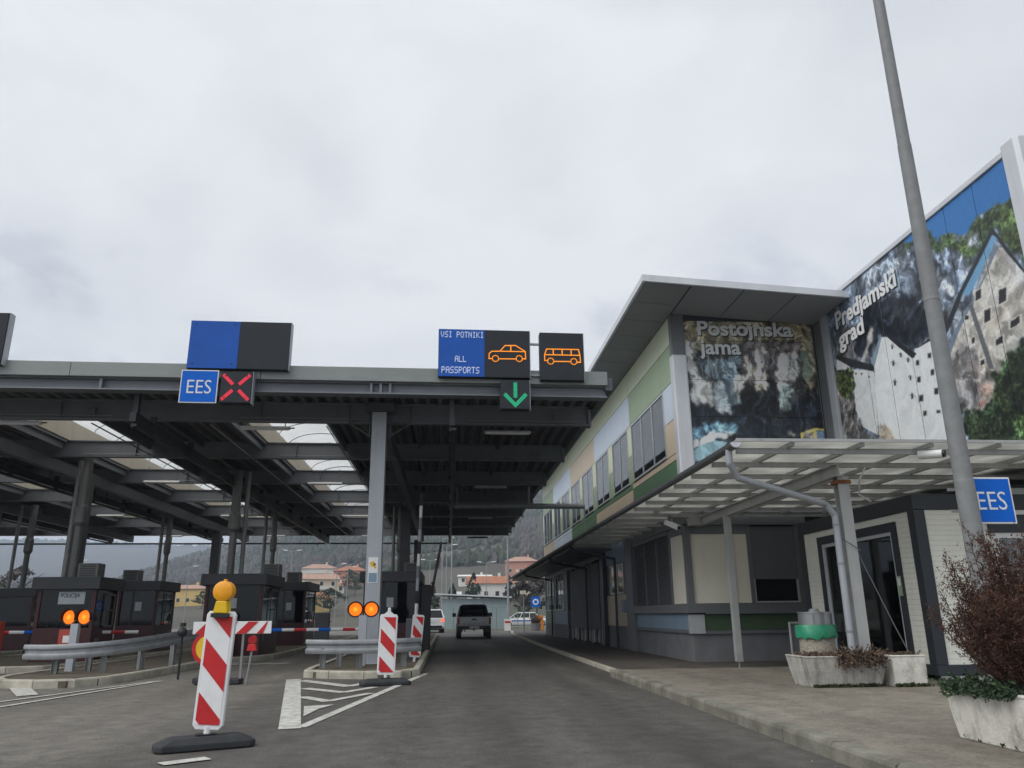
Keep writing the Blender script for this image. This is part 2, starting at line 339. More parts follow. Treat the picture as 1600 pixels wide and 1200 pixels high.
def text(name, body, mat, parent, size, mtx, bold=0., xs=1., ext=.003, align='LEFT', width=None):
    cu = bpy.data.curves.new('t', 'FONT'); cu.body = body; cu.size = size; cu.extrude = ext; cu.offset = bold; cu.align_x = align; cu.resolution_u = 3
    ob = bpy.data.objects.new('t', cu); COL.objects.link(ob)
    me = bpy.data.meshes.new_from_object(ob.evaluated_get(bpy.context.evaluated_depsgraph_get()))
    bpy.data.objects.remove(ob); bpy.data.curves.remove(cu)
    if width: vx = [v.co.x for v in me.vertices]; xs = width / (max(vx) - min(vx)); mtx = mtx @ Matrix.Translation((-min(vx) * xs, 0, 0))
    m = mtx @ Matrix.Diagonal((xs, 1, 1, 1)); m = Matrix.Translation(-ORG[parent.as_pointer()]) @ m
    me.transform(m); me.name = name; me.materials.clear(); me.materials.append(M[mat])
    o = bpy.data.objects.new(name, me); COL.objects.link(o); o.parent = parent; ORG[o.as_pointer()] = ORG[parent.as_pointer()]
    return o
def face_y(x, y, z): return Matrix.Translation((x, y, z)) @ Matrix.Rotation(R(90), 4, 'X')            # text readable from -y
def face_x(x, y, z): return Matrix.Translation((x, y, z)) @ Matrix.Rotation(R(-90), 4, 'Z') @ Matrix.Rotation(R(90), 4, 'X')  # readable from -x
def flat(name, polys, mat, parent=None, z=0):
    b = MB()
    for p in polys: b.add([(x, y, z) for x, y in p], [tuple(range(len(p)))])
    return b.build(name, mat, parent, fix=False)
def ibeam_x(b, x0, x1, y, z0, z1, w=.2, t=.03):
    b.box(x0, x1, y - .012, y + .012, z0 + t, z1 - t); b.box(x0, x1, y - w / 2, y + w / 2, z0, z0 + t); b.box(x0, x1, y - w / 2, y + w / 2, z1 - t, z1); return b
def ibeam_y(b, x, y0, y1, z0, z1, w=.2, t=.03):
    b.box(x - .012, x + .012, y0, y1, z0 + t, z1 - t); b.box(x - w / 2, x + w / 2, y0, y1, z0, z0 + t); b.box(x - w / 2, x + w / 2, y0, y1, z1 - t, z1); return b
def shear(root, k, x0):
    """skewed plan: the canopy front is not square to the lanes"""
    for o in [root] + list(root.children_recursive):
        if o.type == 'MESH':
            og = ORG[o.as_pointer()]
            for v in o.data.vertices: v.co.y += k * (v.co.x + og.x - x0)
# ------------------------------------------------------------------ terrain
EK=[(-3,.05),(-1.2,.05),(-.6,.045),(-.42,.03),(-.37,.05),(-.33,.066),(-.28,.078),(-.22,.1),(-.16,.122),(-.08,.145),(0,.16),(.12,.185),(.3,.19),(.8,.16),(3,.1)]
def lerp(K,u):
    if u<=K[0][0]: return K[0][1]
    for (a,b),(c,d) in zip(K,K[1:]):
        if u<=c: return b+(d-b)*(u-a)/(c-a)
    return K[-1][1]
def vn(x,y):
    def r(i,j):
        n=math.sin(i*127.1+j*311.7)*43758.5453; return n-math.floor(n)
    i,j=math.floor(x),math.floor(y); a,b=x-i,y-j; a=a*a*(3-2*a); b=b*b*(3-2*b)
    return (r(i,j)*(1-a)+r(i+1,j)*a)*(1-b)+(r(i,j+1)*(1-a)+r(i+1,j+1)*a)*b
def hgt(X,Y):
    if Y<130: return 0.
    u=X/Y; t=(Y-130)/770.
    R=900*lerp(EK,u)
    if t<=1: m=R*t**1.5
    else: m=R*max(0,1-.9*((t-1)/1.6)**2)
    f=0
    if Y>1400 and u<.1:
        f=2600*(.083-.012*max(0,(u+.5)/.4)+.006*(vn(X/500,3)-.5))*max(0,1-((Y-2600)/1200)**2)
    nz=(vn(X/140,Y/140)-.5)*2+(vn(X/55,Y/55)-.5)*.8
    return max(m,f)+nz*min(1,max(0,(Y-200)/500))*9
def axis(segs):
    o = []
    for a, b, s in segs:
        n = max(1, round((b - a) / s)); o += [a + (b - a) * k / n for k in range(n)]
    return o + [segs[-1][1]]
XS = axis([(-3200, -1200, 100), (-1200, -500, 35), (-500, 260, 10), (260, 900, 40), (900, 3200, 115)])
YS = axis([(-600, 130, 73), (130, 500, 10), (500, 1300, 16), (1300, 2000, 70), (2000, 3000, 40), (3000, 4000, 100)])
gv = [(x, y, hgt(x, y) - .02) for y in YS for x in XS]; nx = len(XS)
gm = MB(); gm.v = gv; gm.f = [(j * nx + i, j * nx + i + 1, (j + 1) * nx + i + 1, (j + 1) * nx + i) for j in range(len(YS) - 1) for i in range(nx - 1)]
struct(gm.build('ground', 'hill', smooth=True, org=(0, 0, 0), fix=False))
# asphalt of the border plaza, grass beyond
struct(flat('road', [[(-60, -30), (3.5, -30), (3.5, 16.4), (3.62, 30), (4.25, 55), (4.6, 62), (40, 64), (40, 74), (-60, 74)]], 'asphalt', z=-.004))
struct(flat('car_park', [[(-70, 78), (45, 78), (45, 106), (-70, 106)]], 'asphalt_old', z=-.004))
struct(flat('verge', [[(-70, 74), (45, 74), (45, 78), (-70, 78)]], 'grass', z=-.003))
# painted markings on the asphalt: hatched wedge in front of the middle island, edge lines
mk = MB(); MZ = [.003]
def strip(p, q, w):
    p = Vector(p + (0,)); q = Vector(q + (0,)); d = (q - p).normalized(); nrm = Vector((-d.y, d.x, 0)) * w / 2
    MZ[0] += .0004; mk.add([(a.x, a.y, MZ[0]) for a in (p - nrm, q - nrm, q + nrm, p + nrm)], [(0, 1, 2, 3)])
def patch(p): MZ[0] += .0004; mk.add([(x, y, MZ[0]) for x, y in p], [tuple(range(len(p)))])
patch([(-1.88, 9.62), (-1.64, 9.68), (-2.97, 17.15), (-3.24, 17.05)]); strip((-1.66, 9.75), (-.47, 18.1), .13)
for a, b, c, w in (((-2.9, 16.75), (-1.74, 15.15), (-.97, 17.1), .27), ((-2.5, 14.9), (-1.68, 13.95), (-1.28, 14.9), .22), ((-2.28, 13.35), (-1.74, 12.55), (-1.24, 13.75), .2)):
    strip(a, b, w); strip((b[0] - .04, b[1] + .02), c, w * .8)
patch([(-2.0, 11.95), (-1.8, 10.75), (-1.74, 11.6), (-1.6, 12.1)])
strip((-2.45, 7.55), (-2.12, 7.8), .17)
strip((-6.95, 13.1), (-5.85, 17.1), .1); strip((-6.5, 12.3), (-5.75, 17.2), .1); patch([(-8.25, 16.35), (-7.05, 14.3), (-6.85, 14.6), (-7.95, 16.5)]); strip((-9.4, 15.6), (-8.1, 16.45), .1)
for x in (-4.4, -4.9, -5.4): strip((x - .35, 22.6), (x + .05, 23.1), .3)
strip((-5.9, 21.5), (-5.2, 33), .1); strip((-3.25, 23), (-3.25, 50), .1)
for y in (60, 66): strip((-4.3, y), (-3.4, y + 4), .12)
o = mk.build('road_markings', 'paint_white', fix=False); struct(o)
# ---- pavements and kerbs
struct(B(3.42, 22, -12, 16.4, -.3, .13).build('pavement', 'paving'))
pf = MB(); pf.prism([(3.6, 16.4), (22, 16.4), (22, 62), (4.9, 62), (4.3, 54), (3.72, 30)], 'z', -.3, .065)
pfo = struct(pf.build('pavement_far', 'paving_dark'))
kb = bpy.data.objects.new('kerb', None); COL.objects.link(kb); kb.location = (3.35, 10, 0); ORG[kb.as_pointer()] = Vector((3.35, 10, 0)); struct(kb)
y = -6.; k = 0
while y < 16.3:
    l = min(1.0, 16.42 - y); j = random.uniform(-.012, .012); t = random.uniform(-.006, .006)
    MB().prism([(3.26 + j, -.2), (3.27 + j, .1), (3.285 + j, .13 + t), (3.305 + j, .138 + t), (3.45, .138 + t), (3.45, -.2)], 'y', y + .006, y + l - .006).build('kerb_stone', 'kerb', kb, bevel=.008)
    y += 1.0
kf = bpy.data.objects.new('kerb_low', None); COL.objects.link(kf); kf.location = (3.6, 30, 0); ORG[kf.as_pointer()] = Vector((3.6, 30, 0)); struct(kf)
line = [(3.48, 16.5), (3.62, 30), (4.2, 54), (4.8, 62)]
def along(line, s):
    for a, b in zip(line, line[1:]):
        d = math.dist(a, b)
        if s <= d: return (a[0] + (b[0] - a[0]) * s / d, a[1] + (b[1] - a[1]) * s / d)
        s -= d
    return line[-1]
tot = sum(math.dist(a, b) for a, b in zip(line, line[1:])); s = 0.
while s < tot - 1:
    a = along(line, s + .01); b = along(line, s + 1.19)
    MB().add([(a[0], a[1], -.1), (a[0] + .14, a[1], -.1), (b[0] + .14, b[1], -.1), (b[0], b[1], -.1), (a[0], a[1], .075), (a[0] + .14, a[1], .075), (b[0] + .14, b[1], .075), (b[0], b[1], .075)],
             [(3, 2, 1, 0), (4, 5, 6, 7), (0, 1, 5, 4), (1, 2, 6, 5), (2, 3, 7, 6), (3, 0, 4, 7)]).build('kerb_stone', 'kerb_pale', kf, bevel=.01)
    s += 1.2
# ---- traffic islands: soil/asphalt infill with a ring of kerb stones
def island(name, ring, close_to, fill='soil'):
    """ring: open polyline of the outer edge, counter-clockwise from the left far end round the nose to the right far end"""
    e = bpy.data.objects.new(name, None); COL.objects.link(e); c = Vector((sum(p[0] for p in ring) / len(ring), sum(p[1] for p in ring) / len(ring), 0)); e.location = c; ORG[e.as_pointer()] = c; struct(e)
    cen = Vector((c.x, close_to))
    ins = []
    for i, p in enumerate(ring):
        a = Vector(ring[max(0, i - 1)]); b = Vector(ring[min(len(ring) - 1, i + 1)]); d = (b - a).normalized(); ins.append((p[0] - d.y * .1, p[1] + d.x * .1))
    MB().prism(ins, 'z', -.1, .115).build('infill', fill, e)
    tot = sum(math.dist(a, b) for a, b in zip(ring, ring[1:])); s = 0.; L_ = .8
    while s < tot - .1:
        a = Vector(along(ring, s + .008)); b = Vector(along(ring, min(tot, s + L_ - .008))); d = (b - a)
        if d.length > .05:
            n = Vector((-d.y, d.x)).normalized() * .14
            vs = []
            for q, w in ((a, 0), (b, 0)): vs += [(q.x, q.y, -.1), (q.x + n.x, q.y + n.y, -.1), (q.x + n.x, q.y + n.y, .15), (q.x + n.x * .12, q.y + n.y * .12, .15), (q.x, q.y, .12)]
            MB().add(vs, [(0, 5, 6, 1), (1, 6, 7, 2), (2, 7, 8, 3), (3, 8, 9, 4), (4, 9, 5, 0), (0, 1, 2, 3, 4), (9, 8, 7, 6, 5)]).build('kerb_stone', 'kerb_pale', e, bevel=.008)
        s += L_
def nose(xl, xr, y0, y1, r=.5, skew=0):
    p = [(xl, y1), (xl, y0 + r + skew)]
    for k in range(1, 5): t = R(90) * k / 4; p.append((xl + r - r * math.cos(t), y0 + r + skew - r * math.sin(t)))
    for k in range(0, 5): t = R(90) * k / 4; p.append((xr - r + r * math.sin(t), y0 + r - r * math.cos(t)))
    return p + [(xr, y1)]
island('island', nose(-3.05, -.58, 16.7, 52, .75, .4), 30)
island('island', [(-8.95, 52), (-8.95, 17.2), (-8.5, 16.3), (-7.9, 15.95), (-7.0, 15.85), (-6.55, 16.4), (-6.38, 18), (-6.3, 23), (-5.2, 25), (-5.2, 52)], 30)
island('island', nose(-13.9, -9.35 - .1, 20.6, 52, .9), 30)
island('island', nose(-19.6, -15.6, 22, 52, .9), 30)
# ------------------------------------------------------------------ checkpoint canopy
DZ = 6.68; BY = [20.45 + 5.05 * k for k in range(7)]; XL, XR = -31., 4.08
SKY = [(-5.95, -3.58), (-12.1, -9.72), (-18.25, -15.87), (-24.4, -22.0)]
can = thing('border_canopy', 'large grey steel checkpoint canopy roof with skylights over the lanes', 'canopy', (-8, 35, 0))
# front edge: metal fascia band in lengths, girder below with stiffeners
x = XL
while x < 3.9:
    x2 = min(x + 4.4, 3.96); B(x + .004, x2 - .004, 18.46, 18.62, 6.74, 7.1).build('fascia', 'fascia', can, bevel=.012); x = x2
g = MB(); g.box(XL, 3.93, 18.66, 18.69, 6.46, 6.74); g.box(XL, 3.94, 18.5, 18.85, 6.43, 6.465); g.box(XL, 3.94, 18.56, 18.8, 6.71, 6.738)
for xx in (-1.72, -1.95, -1.49, -8.3, -14.6): g.box(xx - .03, xx + .03, 18.53, 18.66, 6.47, 6.71)
for xx in (-1.95, -1.49):
    for zz in (6.51, 6.58, 6.65):
        for s in (-.06, .06): g.cyl((xx + s, 18.66, zz), (xx + s, 18.635, zz), .02, n=6)
g.build('front_girder', 'steel_grey', can)
B(3.9, 4.08, 18.5, 51.3, 6.62, 6.95).build('verge_beam', 'steel_dark', can)
B(XL, XR, 51.15, 51.3, 6.35, 7.1).build('fascia', 'fascia', can)
for k, yb in enumerate(BY):
    b = ibeam_x(MB(), XL, 3.78, yb, 6.15, DZ - .003, .22)
    b.box(3.77, 3.84, yb - .12, yb + .12, 6.12, 6.6)
    for xx in range(-30, 4, 5): b.box(xx - .008, xx + .008, yb - .1, yb + .1, 6.18, 6.65)
    b.build('cross_beam', 'steel_grey', can)
def deckstrip(x0, x1, y0, y1):
    n = max(1, round((x1 - x0) / .33)); p = (x1 - x0) / n; b = MB(); pts = []
    for k in range(n):
        a = x0 + k * p; pts += [(a, DZ), (a + .3 * p, DZ), (a + .5 * p, DZ + .16), (a + .8 * p, DZ + .16)]
    pts.append((x1, DZ)); vs = []
    for u, z in pts: vs += [(u, y0, z), (u, y1, z)]
    b.add(vs, [(2 * i, 2 * i + 2, 2 * i + 3, 2 * i + 1) for i in range(len(pts) - 1)])
    b.build('roof_deck', 'deck', can, fix=False)
    B(x0, x1, y0, y1, DZ + .165, DZ + .24).build('roof_membrane', 'roof_membrane', can)  # unseen slab added over the deck to block light from above
edges = [XL] + [v for s in sorted(SKY) for v in s] + [3.9]
for a, b in zip(edges[::2], edges[1::2]): deckstrip(a, b, 18.88, 51.1)
for a, b in SKY: deckstrip(a, b, 18.88, 20.75); 
for a, b in SKY:
    for k in range(6):
        y0 = BY[k] + .305 if k == 0 else BY[k] + .004; y1 = BY[k + 1] - .004
        sk = B(a, a + .05, y0, y1, DZ + .003, 7.3).build('skylight', 'cream_wall', can); B(b - .05, b, y0, y1, DZ + .003, 7.3).build('curb', 'cream_wall', sk)
        if k == 0: B(a + .05, b - .05, y0, y0 + .05, DZ + .003, 7.7).build('curb', 'cream_wall', sk)
        if k == 5: B(a + .05, b - .05, y1 - .05, y1, DZ + .003, 7.7).build('curb', 'cream_wall', sk)
        B(a - .1, a - .002, y0, y1, 6.6, 6.675).build('trim', 'steel_grey', sk); B(b + .002, b + .1, y0, y1, 6.6, 6.675).build('trim', 'steel_grey', sk)
        m = (a + b) / 2; hw = (b - a) / 2 + .04; arc = [(m - hw * math.cos(t), 7.3 + .5 * math.sin(t)) for t in [math.pi * q / 12 for q in range(13)]]
        v = MB(); v.add([(u, yy, z) for yy in (y0, y1) for u, z in arc], [(q, q + 1, 14 + q, 13 + q) for q in range(12)]); v.build('vault', 'vault', sk, fix=False)
        rb = MB()
        for yy in (y0 + .02, y0 + (y1 - y0) / 3, y0 + 2 * (y1 - y0) / 3, y1 - .02):
            for (u, z), (u2, z2) in zip(arc, arc[1:]): rb.cyl((u, yy, z - .02), (u2, yy, z2 - .02), .014, n=4, caps=False)
        rb.build('vault_ribs', 'alu_dark', sk)
# columns, haunched longitudinal girders, brackets
def column(x, y, w, top, mat, z0=.11):
    b = MB(); b.box(x - w / 2, x + w / 2, y - w / 2, y + w / 2, z0 + .02, top); b.box(x - w * .8, x + w * .8, y - w * .8, y + w * .8, z0, z0 + .025)
    return b.build('column', mat, can, bevel=.01)
column(-1.86, 20.18, .37, 6.36, 'steel_pale')
B(-2.2, -1.5, 19.95, 20.33, 6.37, 6.6).build('column_head', 'steel_dark', can)
for s in (-1, 1):
    k = MB(); xa = -1.86 + s * .27
    k.box(xa - .02, xa + .02, 20.28, 20.33, 5.75, 6.6); k.box(-1.86 + s * .8 - .02, -1.86 + s * .8 + .02, 20.28, 20.33, 6.1, 6.6)
    k.cyl((xa, 20.3, 5.78), (-1.86 + s * .8, 20.3, 6.12), .025, n=6); k.box(xa, -1.86 + s * .8, 20.285, 20.325, 6.13, 6.17)
    k.build('bracket', 'steel_dark', can)
def ygirder(x, y0, y1, mat='steel_dark'):
    b = MB(); b.prism([(y0, 5.78), (y0 + 1.5, 5.62), (y0 + 3, 5.78), (y1, 5.78), (y1, 6.145), (y0, 6.145)], 'x', x - .11, x + .11); b.build('longitudinal_girder', mat, can)
ygirder(-1.7, 20.7, 51.0); ygirder(-12.65, 18.9, 51.0); ygirder(-19.6, 18.9, 51)
column(-1.95, 35.8, .42, 5.77, 'steel_dark'); column(-12.65, 28.2, .46, 5.77, 'steel_dark')
column(-12.65, 44.5, .42, 5.77, 'steel_dark'); column(-1.95, 49.8, .42, 5.77, 'steel_dark'); column(-19.6, 35.8, .42, 5.77, 'steel_dark')
for x in (.05, -7.55, -14.0, -20.5):
    t = MB(); t.box(x - .07, x + .07, 18.75, 50.4, 5.72, 5.95); t.box(x - .025, x + .1, 18.75, 50.4, 5.6, 5.66)
    for yy in range(20, 51, 3): t.box(x - .08, x + .08, yy, yy + .05, 5.6, 6.15)
    t.box(x - .075, x + .045, 18.87, 19.0, 5.6, 6.66)
    t.build('cable_tray', 'black', can)
p = MB()
for a, b in ((-30, -7.7), (-7.4, -.1)): p.cyl((a, 50.3, 5.62), (b, 50.3, 5.62), .05, n=8)
for x in (-26, -20.5, -17, -14, -11, -7.5, -4.5, 0): p.cyl((x, 50.3, 5.62), (x, 50.3, 6.2), .03, n=6)
p.build('sprinkler_pipe', 'black', can)
B(1.2, 2.5, 50.95, 51.1, 6.0, 6.1).build('gutter_box', 'black', can)
# trimmer beams beside the skylights, purlins between, conduits and junction boxes on the steel
for a, b in SKY:
    for k in range(6):
        for xx in (a - .16, b + .16): B(xx - .045, xx + .045, BY[k] + .115, BY[k + 1] - .115, 6.4, DZ - .004).build('trimmer_beam', 'steel_grey', can)
for xx in (-7.95, -14.05, -20.2, -1.0, 1.6):
    for k in range(6): B(xx - .04, xx + .04, BY[k] + .115, BY[k + 1] - .115, 6.5, DZ - .004).build('purlin', 'steel_dark', can)
rc = random.Random(12)
for k, yb in enumerate(BY):
    for xx in (-9.2, -3.1, 2.9): q = MB(); q.cyl((xx - 2.4, yb - .13, 6.24), (xx + rc.uniform(.3, .8), yb - .13, 6.24), .014, n=6); q.build('conduit', 'galv_dark', can); B(xx - .09, xx + .09, yb - .17, yb - .112, 6.28, 6.44).build('junction_box', 'alu_dark', can)
for xx in (-6.3, -9.3, -3.3): q = MB(); q.cyl((xx, 20.6, 6.10), (xx, 50.4, 6.10), .018, n=6); q.build('conduit', 'galv_dark', can)
shear(can, .02, -1.8)
# horizontal barrier pipe running from the canopy across to the building
q = MB(); q.cyl((.2, 31.4, 5.42), (5.45, 31.4, 5.42), .11, n=12); q.cyl((.3, 31.4, 5.4), (.3, 31.4, 6.2), .05, n=8); q.cyl((3.2, 31.4, 5.5), (3.2, 31.4, 6.2), .05, n=8)
o = q.build('cross_pipe', 'galv', smooth=True); tag(o, 'long horizontal steel pipe reaching from the canopy towards the office windows', 'pipe')
q = B(5.46, 5.5, 31.36, 31.44, 4.4, 5.5); q.build('end_bracket', 'galv', o)
# strip lights hung under the roof
def striplight(name, x, y, z, w, label):
    t = thing(name, label, 'strip light', (x, y, z), 'strip lights under the canopy')
    MB().prism([(y - .09, z), (y + .09, z), (y + .05, z + .07), (y - .05, z + .07)], 'x', x - w / 2, x + w / 2).build('housing', 'plastic_white', t, bevel=.01)
    for s in (-.04, .04): b = MB(); b.cyl((x - w / 2 + .04, y + s, z - .012), (x + w / 2 - .04, y + s, z - .012), .016, n=8); b.build('tube', 'sign_white', t)
    for s in (-.4, .4): b = MB(); b.cyl((x + s * w, y, z + .06), (x + s * w, y, 6.66), .012, n=6); b.build('hanger', 'alu_dark', t)
    b = MB(); b.cyl((x + w / 2, y, z + .03), (x + w / 2 + .12, y, z + .03), .02, n=6); b.build('cable_end', 'alu_dark', t)
    shear(t, .02, -1.8)
for x, y, z, lb in ((1.6, 21.1, 6.08, 'white strip light under canopy above the open lane, nearest'), (-4.97, 20.93, 6.08, 'strip light in front of the skylight right of the red cross sign'), (-11.2, 20.65, 6.08, 'strip light at the left picture edge under the front of the canopy'),
                  (1.63, 30.7, 6.08, 'second strip light deep above the open lane'), (-10.7, 29.95, 6.08, 'white strip light beside the second skylight row, left part'), (-4.75, 30.1, 6.08, 'white strip light with curled cable by middle skylights'),
                  (1.63, 40.9, 6.08, 'third strip light far above the open lane'), (-4.75, 40.2, 6.08, 'far strip light under middle skylights behind the pale column'), (-10.7, 40.2, 6.08, 'far strip light beyond the cable tray in the left half'), (-16.6, 40.2, 6.08, 'far strip light above the leftmost booths'),
                  (-16.8, 49.6, 6.0, 'strip light at the far edge of the canopy, far left'), (-10.7, 49.6, 6.0, 'strip light at the far canopy edge left of the middle booth ducts'), (-4.75, 49.6, 6.0, 'strip light at the far canopy edge over the closed lane')):
    striplight('strip_light', x, y, z, 1.3, lb)
# ventilation ducts rising from the booths
def duct(x, y, x2, top, lb, r=.13):
    t = thing('ventilation_duct', lb, 'duct', (x, y, 2.4), 'ventilation ducts on the booths')
    b = MB(); b.cyl((x, y, 2.4), (x, y, 4.05), r * .72, n=14); b.build('lower_pipe', 'duct', t, smooth=True)
    b = MB(); b.cyl((x, y, 4.0), (x, y, 4.12), r * .72, r * 1.15, n=14); b.cyl((x, y, 4.12), (x, y, 4.6), r * 1.15, n=14); b.cyl((x, y, 4.6), (x, y, 4.7), r * 1.15, r * .9, n=14); b.build('sleeve', 'duct', t, smooth=True)
    b = MB(); b.cyl((x, y, 4.7), (x, y, top), r * .9, n=14); b.build('upper_pipe', 'duct', t, smooth=True)
    b = MB(); b.cyl((x2, y + .25, 2.4), (x2, y + .25, top), .075, n=10); b.build('cable_pipe', 'galv_dark', t, smooth=True)
duct(-7.35, 27.6, -7.05, 6.15, 'thick grey vertical ducts on the booth behind the near delineator', .17)
duct(-7.85, 36.2, -8.3, 6.15, 'grey twin pipes standing behind the booth with the air conditioner, middle')
duct(-11.55, 25.6, -11.9, 6.15, 'grey vertical duct on the police booth beside the dark column', .16)
duct(-12.9, 37.5, -13.3, 6.15, 'slim twin pipes between the left booths and the middle booth')
duct(-18.5, 36.5, -19.2, 6.15, 'twin pipes rising at the far left picture edge', .16)
duct(-2.25, 36.6, -2.55, 6.15, 'grey twin ducts just right of the pale front column')
# ------------------------------------------------------------------ lane signs on the canopy edge
FONT = {'V': '10001 10001 10001 10001 01010 01010 00100', 'S': '01111 10000 10000 01110 00001 00001 11110', 'I': '01110 00100 00100 00100 00100 00100 01110', 'P': '11110 10001 10001 11110 10000 10000 10000',
        'O': '01110 10001 10001 10001 10001 10001 01110', 'T': '11111 00100 00100 00100 00100 00100 00100', 'N': '10001 11001 10101 10101 10011 10001 10001', 'K': '10001 10010 10100 11000 10100 10010 10001',
        'A': '01110 10001 10001 11111 10001 10001 10001', 'L': '10000 10000 10000 10000 10000 10000 11111', 'R': '11110 10001 10001 11110 10100 10010 10001', ' ': '00000 ' * 7}
def dots(txt, x, z, px, pz, y):
    b = MB()
    for i, ch in enumerate(txt):
        for r, row in enumerate(FONT[ch].split()[:7]):
            for c, v in enumerate(row):
                if v == '1': cx = x + (i * 6 + c) * px; cz = z - r * pz; b.box(cx - px * .47, cx + px * .47, y - .006, y, cz - pz * .46, cz + pz * .46)
    return b
def led_line(b, pts, y, w=.026, d=.031):
    """row of LED cells along a polyline (x, z)"""
    for (x0, z0), (x1, z1) in zip(pts, pts[1:]):
        L_ = math.hypot(x1 - x0, z1 - z0); n = max(1, round(L_ / d))
        for k in range(n + 1):
            t = k / n; x = x0 + (x1 - x0) * t; z = z0 + (z1 - z0) * t; b.box(x - w / 2, x + w / 2, y - .006, y, z - w / 2, z + w / 2)
def panel(t, x0, x1, z0, z1, y=18.28, mat='panel_dark', name='display_panel', split=None):
    B(x0, x1, y + .012, y + .26, z0, z1).build('housing', 'panel_dark' if not split else 'panel_dark', t, bevel=.01)
    B(x1 - .002, x1 + .02, y + .03, y + .24, z0 - .01, z1 + .01).build('side_trim', 'steel_pale', t)
    if split:
        B(x0 + .01, split - .003, y, y + .011, z0 + .01, z1 - .01).build('blue_field', 'panel_blue', t); B(split + .003, x1 - .01, y, y + .011, z0 + .01, z1 - .01).build(name, mat, t)
    else: B(x0 + .01, x1 - .01, y, y + .011, z0 + .01, z1 - .01).build(name, mat, t)
    xs = [x0 + .12, x1 - .12] if not split else [x0 + .13, split - .13, split + .13, x1 - .13]
    for xx in xs:
        for zz in (z0 + .12, z1 - .1): b = MB(); b.cyl((xx, y + .005, zz), (xx, y - .006, zz), .022, n=8); b.build('latch', 'black', t)
    for xx in (x0 + (x1 - x0) * .2, x0 + (x1 - x0) * .8): B(xx - .03, xx + .03, y + .262, 18.45, z0 + .2, z0 + .26).build('bracket', 'steel_grey', t)
s1 = thing('lane_sign', 'blank lane display, blue left half and dark right half, above the red cross', 'lane sign', (-5.1, 18.4, 6.9), 'lane signs on the canopy edge')
panel(s1, -6.3, -3.93, 6.93, 8.15, split=-5.13)
s0 = thing('lane_sign', 'dark lane display cut off by the left picture edge', 'lane sign', (-11.6, 18.4, 6.9), 'lane signs on the canopy edge')
panel(s0, -12.85, -10.48, 6.95, 8.22, split=-11.68)
s2 = thing('lane_sign', 'lane display reading VSI POTNIKI ALL PASSPORTS with an orange car', 'lane sign', (.8, 18.4, 6.8), 'lane signs on the canopy edge')
panel(s2, -.32, 1.96, 6.84, 8.09, split=.83)
for txt, x, z, px, pz in (('VSI POTNIKI', -.255, 8.01, .0164, .0225), ('ALL', .1, 7.37, .0164, .0225), ('PASSPORTS', -.225, 7.085, .0176, .024)):
    dots(txt, x, z, px, pz, 18.278).build('led_text', 'led_white', s2, fix=False)
fx = lambda u: -.32 + (u - 500) * .00403
fz = lambda u, v: 8.09 - (v - 68 - (u - 500) * .03) * .00423
def glyph(t, lines, circles, name):
    b = MB()
    for l in lines: led_line(b, [(fx(u), fz(u, v)) for u, v in l], 18.278)
    for cx, cz, r in circles: led_line(b, [(fx(cx) + r * .00412 * math.cos(k * math.pi / 6), fz(cx, cz) + r * .00412 * math.sin(k * math.pi / 6)) for k in range(13)], 18.278)
    b.build(name, 'led_amber', t, fix=False)
glyph(s2, [[(832, 258), (812, 258), (814, 226), (830, 213), (880, 213), (912, 178), (978, 178), (1038, 216), (1040, 262), (1020, 262)], [(880, 213), (1036, 217)], [(948, 178), (948, 213)], [(872, 260), (980, 262)]], [(852, 258, 19), (1000, 260, 19)], 'car_symbol')
sb = thing('lane_sign', 'dark square lane display with an orange bus symbol', 'lane sign', (2.8, 18.4, 6.8), 'lane signs on the canopy edge')
panel(sb, 2.22, 3.33, 6.8, 8.06)
fx2 = fx; fx = lambda u: 2.22 + (u - 1128) * .00403
fz = lambda u, v: 8.05 - (v - 85 - (u - 1128) * .03) * .00423
glyph(sb, [[(1175, 262), (1157, 262), (1157, 225), (1170, 190), (1372, 195), (1380, 235), (1382, 275), (1362, 275)], [(1157, 225), (1380, 232)], [(1212, 192), (1212, 226)], [(1268, 193), (1268, 228)], [(1325, 194), (1325, 230)], [(1215, 268), (1320, 270)]], [(1194, 266, 19), (1340, 270, 19)], 'bus_symbol')
for z in (7.75, 6.93): B(1.985, 2.218, 18.4, 18.45, z, z + .05).build('link_bar', 'galv', sb)
sa = thing('lane_signal', 'green downward arrow lane signal above the open lane', 'lane signal', (1.58, 18.3, 6.03)); panel(sa, 1.22, 1.94, 6.03, 6.77, y=18.24)
b = MB()
for o in (-.032, 0, .032):
    led_line(b, [(1.585 + o, 6.69), (1.585 + o, 6.33)], 18.238, .021, .032)
    led_line(b, [(1.325 + o * .72, 6.40 + o * .72), (1.585, 6.125 + o * 1.35), (1.845 - o * .72, 6.40 + o * .72)], 18.238, .021, .032)
b.build('arrow', 'led_green', sa, fix=False)
sx = thing('lane_signal', 'red cross lane signal beside the blue EES plate', 'lane signal', (-5.1, 18.3, 6.08)); panel(sx, -5.46, -4.73, 6.08, 6.84, y=18.24)
b = MB()
for sxn, szn in ((-1, 1), (1, 1), (-1, -1), (1, -1)):
    c = Vector((-5.095, 6.46)); d = Vector((sxn, szn)).normalized(); n = Vector((-d.y, d.x)) * .04
    p0 = c + d * .1; p1 = c + d * .44
    b.add([(q.x, yy, q.y) for yy in (18.234, 18.239) for q in (p0 - n, p1 - n, p1 + n, p0 + n)], [(0, 1, 2, 3), (0, 1, 5, 4), (1, 2, 6, 5), (2, 3, 7, 6), (3, 0, 4, 7)])
b.build('cross', 'led_red', sx)
